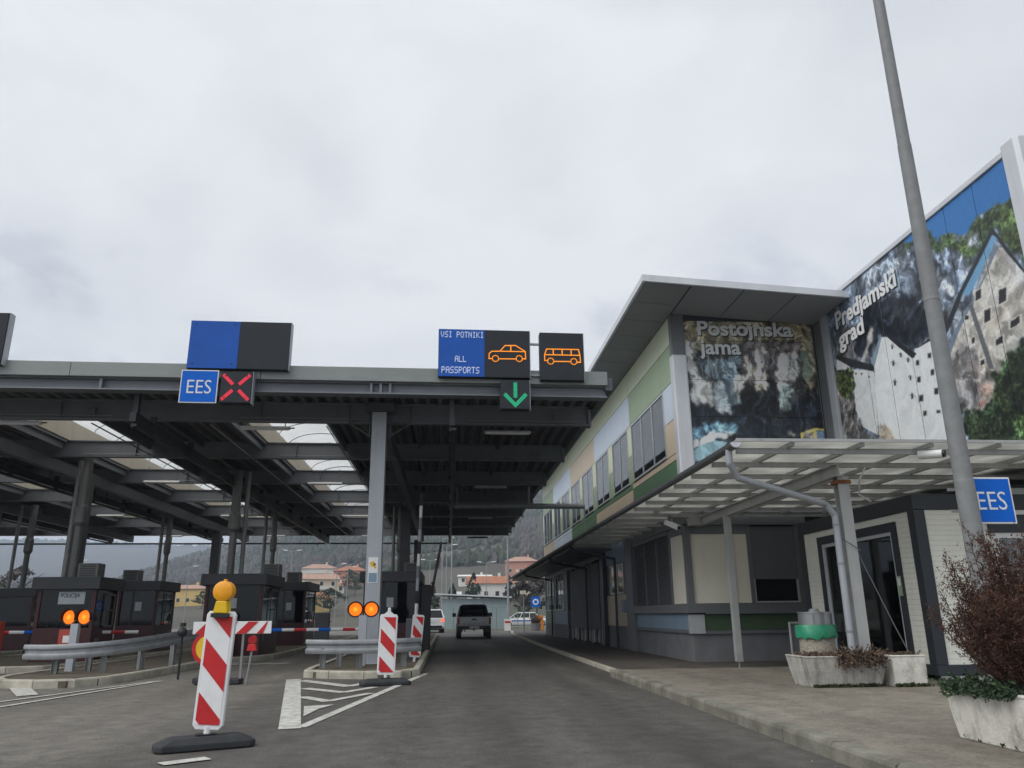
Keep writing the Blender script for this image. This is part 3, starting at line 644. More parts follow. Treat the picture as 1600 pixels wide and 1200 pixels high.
def ees(name, label, x0, x1, z0, z1, y):
    t = thing(name, label, 'sign', ((x0 + x1) / 2, y, z0))
    B(x0, x1, y, y + .025, z0, z1).build('border', 'sign_white', t, bevel=.008); B(x0 + .025, x1 - .025, y - .004, y - .001, z0 + .025, z1 - .025).build('face', 'sign_blue', t)
    w = x1 - x0; text('lettering', 'EES', 'sign_white', t, w * .56, face_y((x0 + x1) / 2, y - .007, (z0 + z1) / 2 - w * .2), bold=-.002, xs=.86, align='CENTER')
    return t
t = ees('ees_sign', 'blue square EES sign hung below the blank lane display', -6.36, -5.5, 6.05, 6.86, 18.2)
B(-6.2, -5.6, 18.226, 18.5, 6.7, 6.74).build('bracket', 'steel_grey', t)
for q in (s0, s1, s2, sb, sa, sx, t): shear(q, .02, -1.8)
# ------------------------------------------------------------------ booths
def booth(label, x0, x1, y0, y1, h=2.45, ac=None, zb=.115, policija=False, reflect=False):
    t = thing('control_booth', label, 'booth', ((x0 + x1) / 2, (y0 + y1) / 2, zb), 'passport control booths')
    w = .09; sill = zb + .88; ft = h - .34
    # low walls
    for a in ((x0, x1, y0, y0 + .06), (x0, x1, y1 - .06, y1), (x0, x0 + .06, y0 + .061, y1 - .061), (x1 - .06, x1, y0 + .061, y1 - .061)): B(*a, zb, sill).build('wall', 'maroon', t)
    for a, b in ((x0, y0), (x1 - w, y0), (x0, y1 - w), (x1 - w, y1 - w)): B(a - .004, a + w + .004, b - .004, b + w + .004, sill + .001, ft).build('corner_post', 'maroon', t, bevel=.008)
    # glazing
    for a in ((x0 + w, x1 - w, y0 + .03, y0 + .035), (x0 + w, x1 - w, y1 - .035, y1 - .03), (x0 + .03, x0 + .035, y0 + w, y1 - w), (x1 - .035, x1 - .03, y0 + w, y1 - w)): B(*a, sill + .002, ft).build('pane', 'booth_glass', t)
    # sliding-window frame on the driver side and the front mullion
    f = MB(); ya, yb = y0 + (y1 - y0) * .45, y1 - .2
    for a in ((ya, ya + .04, sill, ft - .1), (yb - .04, yb, sill, ft - .1), (ya, yb, ft - .14, ft - .1), (ya, yb, sill + .45, sill + .48), (ya, yb, sill, sill + .05)): f.box(x1 + .002, x1 + .03, a[0], a[1], a[2], a[3])
    f.build('window_frame', 'alu_dark', t)
    B(x0 + .1, x1 - .1, y0 + (y1 - y0) * .55, y1 - .1, zb, sill - .1).build('desk', 'interior', t); B(x0 + .12, x1 - .12, y1 - .5, y1 - .45, sill - .1, ft).build('partition', 'interior', t)
    B(x0 - .13, x1 + .13, y0 - .16, y1 + .13, ft + .001, h).build('roof', 'booth_grey', t, bevel=.02)
    if not policija:                                              # front mullion, notices and an operator's screen behind the glass
        xm = x0 + (x1 - x0) * .36; B(xm, xm + .035, y0 + .006, y0 + .028, sill + .002, ft).build('mullion', 'booth_grey', t)
        B(xm + .12, xm + .34, y0 + .018, y0 + .028, sill + .5, sill + .8).build('notice', 'curtain', t)
        B(x0 + .35, x0 + .85, y0 + .5, y0 + .55, sill + .05, sill + .4).build('monitor', 'panel_dark', t); B(x1 - .75, x1 - .3, y0 + .75, y0 + .85, sill - .2, sill + .45).build('chair_back', 'interior', t)
    B(x1 + .004, x1 + .02, y0 + .25, y0 + .5, zb + .4, zb + .6).build('label_plate', 'alu_dark', t)
    if ac:
        ax, ay = ac; u = B(ax - .28, ax + .28, ay - .25, ay + .25, h + .002, h + .42).build('air_conditioner', 'duct', t, bevel=.02)
        g = MB()
        for k in range(7): g.box(ax - .22, ax + .22, ay - .265, ay - .252, h + .06 + k * .05, h + .08 + k * .05)
        g.build('grille', 'black', u)
    if policija:
        B(x1 - 1.0, x1 - .3, y0 + .016, y0 + .028, 1.62, 1.95).build('notice', 'curtain', t); text('lettering', 'POLICIJA', 'panel_dark', t, .16, face_y(x1 - .95, y0 + .012, 1.8), xs=.82)
        b = MB()
        for k in range(6): b.box(x0 + .25 + k * .13, x0 + .33 + k * .13, y0 + .12, y0 + .14, sill + .02, sill + .1 + random.random() * .14)
        b.build('papers', 'sign_white', t); B(x0 + .35, x0 + .8, y0 + .35, y0 + .4, sill + .1, sill + .42).build('monitor', 'curtain', t)
    return t
booth('dark booth with pale duct stubs behind the middle island lights, right', -2.75, -1.0, 26.5, 29.6, 2.62, (-1.3, 30.4 - 1.4))
booth('maroon and grey booth behind the near delineator, air conditioner on roof', -7.45, -5.72, 25.4, 27.9, 2.52, (-5.95, 27.6))
booth('narrow dark booth right behind the middle booth, with square roof unit', -7.3, -5.9, 34.0, 36.6, 2.62, (-6.5, 34.5))
booth('dark police booth with POLICIJA notice in the window', -11.3, -9.75, 23.2, 24.7, 2.35, (-10.35, 24.1), policija=True)
booth('maroon booth beside the dark column with mirror like side window', -11.75, -10.4, 29.8, 31.7, 2.52, (-11.6, 30.5))
booth('booth cut off by the left picture edge', -19.0, -16.2, 33.0, 36.0, 2.42, None)
# ------------------------------------------------------------------ guard rails
def guardrail(label, path, posts):
    t = thing('guard_rail', label, 'guard rail', (path[len(path) // 2][0], path[len(path) // 2][1], .115), 'guard rails at the island noses')
    prof = [(0, .02), (.035, .0), (.055, .05), (.05, .09), (.01, .125), (.01, .175), (.05, .21), (.055, .25), (.035, .3), (0, .28)]
    pts = []
    for k in range(len(path) - 1):
        p0 = Vector(path[max(0, k - 1)]); p1 = Vector(path[k]); p2 = Vector(path[k + 1]); p3 = Vector(path[min(len(path) - 1, k + 2)])
        for q in range(6):
            s = q / 6; pts.append(.5 * ((2 * p1) + (p2 - p0) * s + (2 * p0 - 5 * p1 + 4 * p2 - p3) * s * s + (3 * p1 - p0 - 3 * p2 + p3) * s ** 3))
    pts.append(Vector(path[-1])); rings = []
    for i, p in enumerate(pts):
        d = (pts[min(i + 1, len(pts) - 1)] - pts[max(i - 1, 0)]); n = Vector((d.y, -d.x, 0)).normalized()
        rings.append([(p.x + n.x * o, p.y + n.y * o, p.z + z) for o, z in prof] + [(p.x + n.x * (o - .006), p.y + n.y * (o - .006), p.z + z) for o, z in reversed(prof)])
    b = MB(); b.loft(rings); b.build('rail', 'galv', t, smooth=True)
    for (x, y, z, rz) in posts:
        m = Matrix.Translation((x, y, 0)) @ Matrix.Rotation(rz, 4, 'Z'); q = MB(m); q.box(-.06, .06, -.008, .008, .1, z); q.box(-.06, -.048, -.05, .05, .1, z); q.box(.048, .06, -.05, .05, .1, z); q.build('post', 'galv_dark', t)
        q = MB(m); q.cyl((0, -.1, z - .12), (0, -.17, z - .12), .025, n=8); q.build('bolt', 'galv_dark', t)
guardrail('galvanised guard rail across the middle island nose, below the amber lamps', [(-3.12, 18.45, .43), (-2.5, 18.35, .42), (-1.8, 18.35, .42), (-1.1, 18.45, .43), (-.62, 18.75, .44)], [(-2.75, 18.5, .66, 0), (-2.5, 19.3, .6, 0), (-1.95, 18.52, .66, 0), (-.98, 18.65, .66, 0)])
guardrail('long curved guard rail round the left island nose', [(-8.95, 18.2, .41), (-8.2, 17.95, .41), (-7.4, 18.1, .45), (-6.85, 18.9, .52), (-6.5, 20.4, .62), (-6.42, 22.2, .68)], [(-8.25, 18.12, .66, 0), (-7.9, 18.9, .6, 0), (-7.35, 18.3, .68, .3), (-6.9, 19.2, .74, .9), (-6.6, 20.4, .82, 1.3)])
# ------------------------------------------------------------------ amber twin beacons
def beacons(label, x, y, z, h, dx=.37, turn=0.):
    t = thing('amber_lights', label, 'warning light', (x + dx / 2, y, .115), 'amber warning lamps')
    m = Matrix.Translation((x + dx / 2, y, 0)) @ Matrix.Rotation(turn, 4, 'Z')
    q = MB(m); q.box(-.09, .09, -.05, .05, .115, z - .14); q.build('post', 'steel_pale', t)
    for s in (-dx / 2, dx / 2):
        q = MB(m); q.cyl((s, 0, z), (s, .12, z), .185, .13, n=24); q.cyl((s, .12, z), (s, .2, z), .13, .06, n=24); hs = q.build('lamp_housing', 'black', t, smooth=True)
        q = MB(m); n = 20                                             # visor
        ring = [[(s + .178 * math.cos(a), yy, z + .178 * math.sin(a)) for a in [R(-20) + R(220) * k / n for k in range(n + 1)]] for yy in (0, -.085)]
        q.loft(ring, caps=False, closed=False); q.build('visor', 'black', hs, fix=False)
        q = MB(m); q.cyl((s, -.002, z), (s, -.02, z), .15, .13, n=28); q.build('lens', 'amber_lens', t, smooth=True)
        q = MB(m); q.cyl((s, -.021, z), (s, -.026, z), .05, .04, n=20); q.build('bulb', 'amber_core', t)
beacons('pair of lit amber warning lamps on the middle island', -2.17, 19.25, 1.37, 0)
beacons('pair of lit amber warning lamps in front of the police booth', -8.52, 19.0, 1.26, 0, turn=R(-12))
# ------------------------------------------------------------------ delineator panels
def delineator(label, x, y, rz, z0, z1, w, lamp=False, tilt=0., base=True, brz=0., handle=False):
    t = thing('delineator', label, 'delineator', (x, y, 0), 'red and white delineator panels')
    m = Matrix.Translation((x, y, 0)) @ Matrix.Rotation(rz, 4, 'Z') @ Matrix.Rotation(tilt, 4, 'Y'); hw = w / 2
    def outline(a, c): return [(-a + c, z0 + .0), (a - c, z0 + .0), (a, z0 + c * 1.2), (a, z1 - c), (a - c * .7, z1), (-a + c * .7, z1), (-a, z1 - c), (-a, z0 + c * 1.2)]
    q = MB(m); q.prism(outline(hw, .035), 'y', 0, .05); q.build('panel', 'plastic_white', t, bevel=.01)
    fw_, fz0, fz1 = hw * .80, z0 + .05, z1 - .05; H = fz1 - fz0
    q = MB(m); q.add([(-fw_, -.004, fz0), (fw_, -.004, fz0), (fw_, -.004, fz1), (-fw_, -.004, fz1), (-fw_, -.001, fz0), (fw_, -.001, fz0), (fw_, -.001, fz1), (-fw_, -.001, fz1)], [(0, 1, 2, 3), (0, 1, 5, 4), (1, 2, 6, 5), (2, 3, 7, 6), (3, 0, 4, 7)]); q.build('reflective_face', 'sign_white', t)
    def cl(pts, lo, hi):                                              # clip to vertical range
        for key, keep in ((lo, lambda p: p[1] >= lo - 1e-6), (hi, lambda p: p[1] <= hi + 1e-6)):
            o = []
            for a, b in zip(pts, pts[1:] + pts[:1]):
                if keep(a): o.append(a)
                if keep(a) != keep(b): s = (key - a[1]) / (b[1] - a[1]); o.append((a[0] + (b[0] - a[0]) * s, key))
            pts = o
            if not pts: return []
        return pts
    step = H * .50; th = H * .25; dr = fw_ * 2 * 1.02
    for k in range(-1, 4):
        zb = fz0 + H * .04 + k * step
        p = cl([(-fw_, zb + dr * .0), (fw_, zb - dr), (fw_, zb - dr + th), (-fw_, zb + th)], fz0, fz1)
        if len(p) > 2: q = MB(m); q.prism(p, 'y', -.0075, -.0045); q.build('stripe', 'sign_red', t)
    q = MB(m); q.cyl((0, .025, .05), (0, .025, z0 + .03), .035, n=10); q.build('stem', 'plastic_white', t)
    if handle: q = MB(m); q.prism([(-.1, z1 - .005), (.1, z1 - .005), (.03, z1 + .05), (.025, z1 + .12), (-.025, z1 + .12), (-.03, z1 + .05)], 'y', .005, .045); q.build('handle', 'plastic_white', t, bevel=.008)
    if base:
        m2 = Matrix.Translation((x, y, 0)) @ Matrix.Rotation(brz, 4, 'Z'); q = MB(m2)
        lo = [(-.46, -.1), (-.4, -.17), (.4, -.17), (.46, -.1), (.46, .1), (.4, .17), (-.4, .17), (-.46, .1)]
        hi = [(px * .72, py * .72) for px, py in lo]
        q.loft([[(a, b, .003) for a, b in lo], [(a, b, .06) for a, b in lo], [(a, b, .115) for a, b in hi]]); bo = q.build('rubber_foot', 'rubber', t, bevel=.012)
        q = MB(m2); q.box(.12, .2, -.05, .05, .105, .118); q.box(-.09, .09, -.06, .06, .11, .13); q.build('socket', 'black', bo)
    if lamp:
        q = MB(m); q.prism([(-.075, z1 - .02), (.075, z1 - .02), (.055, z1 + .1), (-.055, z1 + .1)], 'y', -.05, .07); lb = q.build('lamp_battery', 'plastic_yellow', t, bevel=.01)
        q = MB(m); q.box(-.085, .085, -.06, .08, z1 - .06, z1 - .022); q.build('clamp', 'black', lb)
        q = MB(m); zc = z1 + .195
        q.cyl((0, -.045, zc), (0, .055, zc), .1, n=28); q.cyl((0, -.045, zc), (0, -.06, zc), .1, .07, n=28); q.cyl((0, .055, zc), (0, .07, zc), .1, .07, n=28); q.box(-.03, .03, -.03, .04, z1 + .08, z1 + .12); q.cyl((0, 0, zc + .095), (0, 0, zc + .12), .02, n=8)
        q.build('lamp_lens', 'plastic_orange_lens', t, smooth=True)
    return t
pm('plastic_orange_lens', (.85, .36, .008), .3, var=.12, scale=30, bump=.3, bscale=120)
delineator('nearest red white delineator panel with a yellow warning lamp on top', -2.33, 8.4, R(-6), .16, 1.27, .30, lamp=True, brz=R(24), tilt=R(2.2))
delineator('red and white delineator in front of the middle island, white handle', -1.13, 15.3, R(2), .17, 1.24, .33, brz=R(14), handle=True, tilt=R(1.5))
delineator('leaning delineator at the end of the guard rail by the booth', -.83, 20.6, R(20), .22, 1.24, .30, base=False, tilt=R(5))
# ------------------------------------------------------------------ closed-lane barrier board, roundel and red lamp
bd = thing('barrier_board', 'red white striped barrier board across the closed lane', 'barrier', (-4.15, 16.2, 0))
B(-4.9, -3.42, 16.15, 16.18, .91, 1.14).build('board', 'sign_white', bd, bevel=.006)
for k in range(4):
    x = -4.86 + k * .39
    MB().prism([(x, .915), (x + .19, .915), (x + .41, 1.135), (x + .22, 1.135)] if x + .41 < -3.43 else [(x, .915), (x + .12, .915), (x + .2, 1.135), (x + .18, 1.135)], 'y', 16.142, 16.148).build('stripe', 'sign_red', bd)
for x in (-4.35, -3.95):
    B(x - .02, x + .02, 16.182, 16.22, .06, 1.1).build('leg', 'galv_dark', bd)
B(-4.75, -3.9 - .02, 16.02, 16.38, .002, .1).build('rubber_foot', 'rubber', bd, bevel=.02)
sg = thing('round_sign', 'round yellow sign with red rim, half hidden behind the near delineator', 'sign', (-4.55, 16.1, 0))
q = MB(); q.cyl((-4.56, 16.1, .66), (-4.56, 16.118, .66), .31, n=40); q.build('rim', 'sign_red', sg)
q = MB(); q.cyl((-4.56, 16.094, .66), (-4.56, 16.0985, .66), .235, n=40); q.build('face', 'sign_yellow', sg)
q = MB(); q.cyl((-4.56, 16.09, .66), (-4.56, 16.0925, .66), .31, n=40); 
q = MB(); q.cyl((-4.56, 16.135, .05), (-4.56, 16.135, 1.0), .018, n=8); q.build('post', 'galv_dark', sg); B(-4.9, -4.3, 16.4, 16.75, .002, .1).build('rubber_foot', 'rubber', sg, bevel=.02)
rl = thing('red_lamp', 'small red warning lamp on a thin grey post beside the barrier board', 'warning light', (-3.78, 16.0, 0))
q = MB(); q.cyl((-3.78, 16.0, 0), (-3.72, 16.0, .62), .022, n=8); q.build('post', 'galv_dark', rl)
q = MB(); q.prism([(-3.81, .6), (-3.63, .6), (-3.65, .72), (-3.79, .72)], 'y', 15.95, 16.05); q.build('battery', 'plastic_red', rl, bevel=.01)
q = MB(); q.cyl((-3.72, 15.96, .8), (-3.72, 16.04, .8), .08, n=20); q.box(-3.75, -3.69, 15.98, 16.02, .72, .74); q.build('lens', 'tail_red', rl, smooth=True)
# ------------------------------------------------------------------ boom barriers
def boom(label, p0, p1, house, cols=('sign_white', 'sign_red', 'sign_white', 'sign_blue'), n=10):
    t = thing('boom_barrier', label, 'boom barrier', (house[0], house[1], .115), 'boom barriers')
    a, b = Vector(p0), Vector(p1)
    for k in range(n):
        q = MB(); q.cyl(a + (b - a) * (k / n), a + (b - a) * ((k + .99) / n), .045, n=8); q.build('arm_section', cols[k % len(cols)], t)
    B(house[0] - .17, house[0] + .17, house[1] - .15, house[1] + .15, .116, house[2]).build('housing', house[3], t, bevel=.02)
boom('lowered red white blue boom across the closed middle lane', (-2.3, 23.6, .86), (-5.75, 23.75, .87), (-2.2, 23.6, 1.15, 'alu_dark'))
boom('lowered boom barrier in front of the left maroon booth', (-8.9, 24.3, .85), (-12.2, 23.0, .9), (-6.65, 26.2 - 1.6, .8, 'plastic_orange'))
boom('raised white and dark boom standing upright beside the right booth', (-.86, 22.0, 1.2), (-.78, 22.0, 4.5), (-.95, 22.05, 1.15, 'steel_dark'), ('sign_white', 'panel_dark', 'steel_pale', 'steel_grey'))
boom('raised dark red boom leaning over the open lane edge', (-.72, 26.8, 1.0), (-.25, 26.8, 3.6), (-.74, 26.9, 2.2, 'black'), ('maroon', 'steel_dark'), 6)
# small equipment
def cabinet(label, x, y, w, z0, z1, mat, sticker=True):
    t = thing('cabinet', label, 'cabinet', (x, y, z0)); B(x - w / 2, x + w / 2, y - .12, y + .12, z0, z1).build('body', mat, t, bevel=.015)
    B(x - w / 2 + .03, x + w / 2 - .03, y - .126, y - .121, z0 + .04, z1 - .04).build('door', mat, t)
    if sticker: B(x - w * .22, x + w * .28, y - .131, y - .127, z1 - .3, z1 - .14).build('sticker', 'sign_white', t)
    return t
cabinet('red equipment box on the island below the left amber lamps', -9.15, 20.6, .42, .5, .98, 'cabinet_red')
cabinet('tall red cabinet cut off by the left picture edge', -11.15, 20.9, .5, .12, 1.18, 'cabinet_red', False)
cabinet('orange cabinet on the wall of the middle booth', -6.55, 25.1, .28, .12, .86, 'plastic_orange', False)
cabinet('grey payment terminal by the lowered boom', -4.4, 29.0, .5, .005, 1.35, 'alu_dark', False)
q = MB(); q.ball((-5.55, 17.6, .93), .1, 14, 8); o = q.build('convex_mirror', 'black', smooth=True); tag(o, 'dark round mirror head behind the striped barrier board', 'mirror')
q = MB(); q.cyl((-5.55, 17.62, .0), (-5.55, 17.62, .85), .025, n=8); q.build('post', 'black', o); q = MB(); q.cyl((-5.55, 17.6, 1.04), (-5.55, 17.6, 1.12), .06, n=10); q.build('cap', 'black', o)
# sticker poster on the front column
t = thing('poster', 'small yellow and blue poster stuck to the pale front column', 'poster', (-1.86, 19.99, 2.0)); B(-1.99, -1.75, 19.986, 19.993, 2.0, 2.62).build('sheet', 'sign_white', t)
B(-1.97, -1.77, 19.982, 19.985, 2.02, 2.24).build('blue_print', 'f_mblue', t); q = MB()
for k in range(7): x = -1.96 + random.random() * .13; z = 2.26 + random.random() * .28; q.box(x, x + .06, 19.9815, 19.9855 - .001, z, z + .05)
q.build('yellow_print', 'sign_yellow', t)
# ------------------------------------------------------------------ office building on the right
FX = 5.95; FY = 19.5
ob = thing('office_building', 'two storey office with coloured facade panels and cave photo on its front', 'building', (9, 34, .065))
B(6.4, 16, 19.9, 49.3, 4.3, 8.9).build('core', 'interior', ob); B(6.45, 16, 19.95, 49.2, .065, 4.29).build('core', 'interior', ob)
B(FX + .02, 6.4, 49.3, 49.45, .065, 9.0).build('end_wall', 'f_pale', ob); B(6.4, 16, 49.3, 49.46, .065, 9.0).build('end_wall', 'f_pale', ob)
def fpanel(y0, y1, z0, z1, mat, x=FX): B(x, x + .06, y0 + .012, y1 - .012, z0 + .01, z1 - .01).build('facade_panel', mat, ob, bevel=.004)
def window(y0, y1, z0, z1, n, x=FX, curt=True):
    f = MB(); w = .06
    f.box(x - .012, x + .05, y0, y0 + w, z0, z1); f.box(x - .012, x + .05, y1 - w, y1, z0, z1); f.box(x - .012, x + .05, y0 + w, y1 - w, z1 - w, z1); f.box(x - .035, x + .05, y0 + w, y1 - w, z0, z0 + w)
    wo = f.build('window', 'aluminium', ob)
    for k in range(1, n): yy = y0 + (y1 - y0) * k / n; B(x - .008, x + .03, yy - .03, yy + .03, z0 + w, z1 - w).build('mullion', 'aluminium', wo)
    for k in range(n):
        a = y0 + (y1 - y0) * k / n; b = y0 + (y1 - y0) * (k + 1) / n
        B(x + .012, x + .016, a + .02, b - .02, z0 + .02, z1 - .02).build('pane', 'window_glass', wo)
    if curt:
        yy = y0 + .03                                             # pleated curtains in lengths of different tone
        while yy < y1 - .05:
            ww = min(random.uniform(.35, .95), y1 - .03 - yy); c = MB(); npl = max(2, int(ww / .07)); top = z1 - .03
            pts = [(x + .034 + (.02 if k % 2 else 0.), yy + ww * k / npl) for k in range(npl + 1)]
            c.add([(px, py, zz) for zz in (z0 + .03, top) for px, py in pts], [(k, k + 1, npl + 2 + k, npl + 1 + k) for k in range(npl)])
            c.build('curtain', random.choice(('curtain', 'curtain', 'curtain_pale', 'curtain_pale', 'curtain_dark')), wo, fix=False); yy += ww + .003
    B(x + .101, x + .3, y0, y1, z0 - .03, z0 - .002).build('reveal', 'alu_dark', wo)
bays = [(19.62, 24.82, 'f_green', 'f_tan', 'f_dgreen', [(20.66, 24.66, 3)]), (24.82, 31.32, 'f_blue', 'f_dgreen', 'f_tan', [(25.2, 27.75, 2), (28.5, 31.05, 2)]),
        (31.32, 37.85, 'f_tan', 'f_dgreen', 'f_dgreen', [(31.8, 34.45, 2), (35.1, 37.7, 2)]), (37.85, 44.4, 'f_blue', 'f_blue', 'f_blue', [(38.4, 41.0, 2), (41.6, 44.2, 2)]), (44.4, 49.42, 'f_green', 'f_tan', 'f_tan', [(45.0, 49.0, 3)])]
for y0, y1, r2, sl, bt, wins in bays:
    fpanel(y0, y1, 8.25, 9.04, 'f_pale'); fpanel(y0, y1, 7.2, 8.25, r2); fpanel(y0, y1, 5.08, 5.26, sl); fpanel(y0, y1, 4.62, 5.08, bt)
    yy = y0
    for a, b, n in wins:
        if a - yy > .08:
            fpanel(yy, a, 6.18, 7.2, 'f_blue' if y0 < 20 else 'f_pale'); fpanel(yy, a, 5.26, 6.18, 'f_tan' if y0 < 20 else 'f_green')
        window(a, b, 5.28, 7.18, n); yy = b
    if y1 - yy > .08: fpanel(yy, y1, 6.18, 7.2, 'f_pale'); fpanel(yy, y1, 5.26, 6.18, 'f_green')
    B(FX + .061, 6.38, y0, y1, 7.21, 9.0).build('backing', 'alu_dark', ob); B(FX + .061, 6.38, y0, y1, 4.3, 5.25).build('backing', 'alu_dark', ob)
B(FX - .06, 6.3, 19.32, 19.62, 4.6, 7.86).build('corner_column', 'roof_edge', ob, bevel=.04); B(FX - .02, 6.28, 19.36, 19.61, 7.861, 9.02).build('corner_column', 'alu_dark', ob)
B(FX, 6.4, 19.63, 49.4, 3.68, 4.61).build('wall_band', 'alu_dark', ob); B(FX + .01, 10.3, FY - .02, FY + .3, 3.66, 4.69).build('wall_band', 'alu_dark', ob)
# --- roof with soffit panels and a metal edge, falling gently to the right
sl = .062; zt = lambda x: 9.27 - sl * (x - 4.72)
rf = MB(); rf.prism([(4.78, zt(4.78) - .02), (16, zt(16) - .02), (16, zt(16) - .1), (4.78, zt(4.78) - .1)], 'y', 17.46, 50.5); roof = rf.build('roof', 'roof_membrane', ob)
e = MB(); e.prism([(4.70, zt(4.70)), (4.77, zt(4.77)), (4.77, zt(4.77) - .17), (4.70, zt(4.70) - .17)], 'y', 17.38, 50.55); e.build('edge_trim', 'roof_edge', roof)
e = MB(); e.prism([(4.772, zt(4.77)), (9.97, zt(9.97)), (9.97, zt(9.97) - .17), (4.772, zt(4.77) - .17)], 'y', 17.38, 17.455); e.build('edge_trim', 'roof_edge', roof)
y = 17.48
while y < 50:
    y2 = min(y + 1.25, 50.4); p = MB(); p.prism([(4.79, zt(4.79) - .13), (FX - .02, zt(FX) - .13), (FX - .02, zt(FX) - .17), (4.79, zt(4.79) - .17)], 'y', y + .014, y2 - .014); p.build('soffit_panel', 'soffit', roof); y = y2
for a, b in ((5.96, 7.3), (7.3, 8.65), (8.65, 9.95)):
    p = MB(); p.prism([(a + .014, zt(a) - .13), (b - .014, zt(b) - .13), (b - .014, zt(b) - .17), (a + .014, zt(a) - .17)], 'y', 17.48, 19.34); p.build('soffit_panel', 'soffit', roof)
B(6.28, 9.9, 19.36, 19.46, 8.86, 9.0).build('head_trim', 'container_dark', ob)
# --- ground floor, side facing the lane
B(6.0, 6.44, 19.925, 30.0, .065, .8).build('plinth', 'plinth', ob); B(6.0, 8.9, FY + .06, 19.92, .065, .8).build('plinth', 'plinth', ob)
B(FX - .1, 6.3, FY - .1, 25.2, 1.2, 1.43).build('sill_band', 'alu_dark', ob, bevel=.01); B(6.301, 8.86, FY - .1, FY + .2, 1.17, 1.42).build('sill_band', 'alu_dark', ob, bevel=.01)
B(FX - .06, 6.3, FY - .06, 25.3, 3.36, 3.64).build('head_band', 'alu_dark', ob, bevel=.01); B(6.302, 9.1, FY - .06, FY + .2, 3.34, 3.63).build('head_band', 'alu_dark', ob, bevel=.01)
B(FX, 6.4, FY + .21, 25.3, .801, 1.19).build('wall_panel', 'f_mblue', ob); B(FX + .35, 8.8, FY + .02, FY + .2, .801, 1.16).build('wall_panel', 'f_mgreen', ob)
B(FX - .02, 6.28, FY - .02, FY + .2, .72, 1.165).build('corner_trim', 'aluminium', ob); B(6.282, 8.8, FY - .01, FY + .019, .71, .79).build('drip_rail', 'alu_dark', ob); B(FX - .01, FX + .05, FY + .21, 25.3, .72, .797).build('drip_rail', 'alu_dark', ob)
B(FX - .04, 6.06, FY - .04, FY + .08, 1.431, 3.335).build('mullion', 'alu_dark', ob); B(7.04, 7.15, FY - .02, FY + .06, 1.431, 3.335).build('mullion', 'alu_dark', ob); B(7.53, 7.62, FY - .02, FY + .06, 1.431, 3.335).build('mullion', 'alu_dark', ob); B(8.78, 8.95, FY - .02, FY + .06, 1.431, 3.335).build('mullion', 'alu_dark', ob)
B(6.062, 7.038, FY + .02, FY + .05, 1.432, 3.12).build('blank_panel', 'cream_panel', ob); B(7.152, 7.528, FY + .02, FY + .05, 1.432, 3.12).build('blank_panel', 'cream_panel', ob); B(6.062, 7.528, FY + .0, FY + .05, 3.125, 3.335).build('blind_box', 'alu_dark', ob)
B(7.622, 8.778, FY - .01, FY + .02, 2.0, 3.3).build('roller_blind', 'blind', ob); B(7.622, 8.778, FY + .045, FY + .05, 1.43, 2.0).build('pane', 'window_glass', ob)
f = MB(); f.box(7.622, 8.778, FY, FY + .06, 1.432, 1.47); f.box(7.622, 7.66, FY, FY + .06, 1.471, 2.0); f.box(8.74, 8.778, FY, FY + .06, 1.471, 2.0); f.build('window_frame', 'aluminium', ob)
B(FX + .02, FX + .05, 19.9, 20.95, 1.432, 3.15).build('blank_panel', 'cream_panel', ob); B(FX - .01, FX + .06, 20.96, 21.1, 1.432, 3.35).build('mullion', 'alu_dark', ob); B(FX - .01, FX + .06, 19.59, 20.955, 3.16, 3.355).build('blind_box', 'alu_dark', ob)
for k in range(3):
    a = 21.12 + k * 1.36; c = MB()
    for j in range(28): z = 1.45 + j * .064; c.add([(FX + .0, a, z), (FX + .0, a + 1.3, z), (FX + .045, a + 1.3, z + .062), (FX + .045, a, z + .062)], [(0, 1, 2, 3)])
    bl = c.build('slat_blind', 'blind', ob, fix=False); bl['kind'] = 'stuff'
    B(FX - .012, FX + .055, a + 1.302, a + 1.356, 1.432, 3.25).build('blind_guide', 'alu_dark', ob)
B(FX - .03, FX + .06, 21.1, 25.2, 3.251, 3.355).build('blind_box', 'alu_dark', ob)
B(FX - .08, 6.4, 25.32, 26.3, .06, 3.66).build('pilaster', 'alu_dark', ob, bevel=.015)
B(FX + .02, 6.4, 26.31, 29.95, 2.93, 3.66).build('wall_panel', 'f_mblue', ob); B(FX + .02, 6.4, 26.31, 29.95, .801, 1.85).build('wall_panel', 'f_tan', ob); B(FX + .03, 6.4, 26.31, 27.0, 1.86, 2.92).build('wall_panel', 'f_mgreen', ob); B(FX + .03, 6.4, 29.3, 29.95, 1.86, 2.92).build('wall_panel', 'f_mgreen', ob)
window(27.01, 28.1, 1.87, 2.9, 1, FX + .03, False); window(28.15, 29.28, 1.87, 2.9, 1, FX + .03, False)
q = B(FX - .1, FX + .01, 26.6, 26.95, 1.25, 1.65).build('letter_box', 'f_mblue', ob)
B(FX - .12, 6.2, 29.96, 30.4, .06, 3.7).build('pilaster', 'container_dark', ob, bevel=.015)
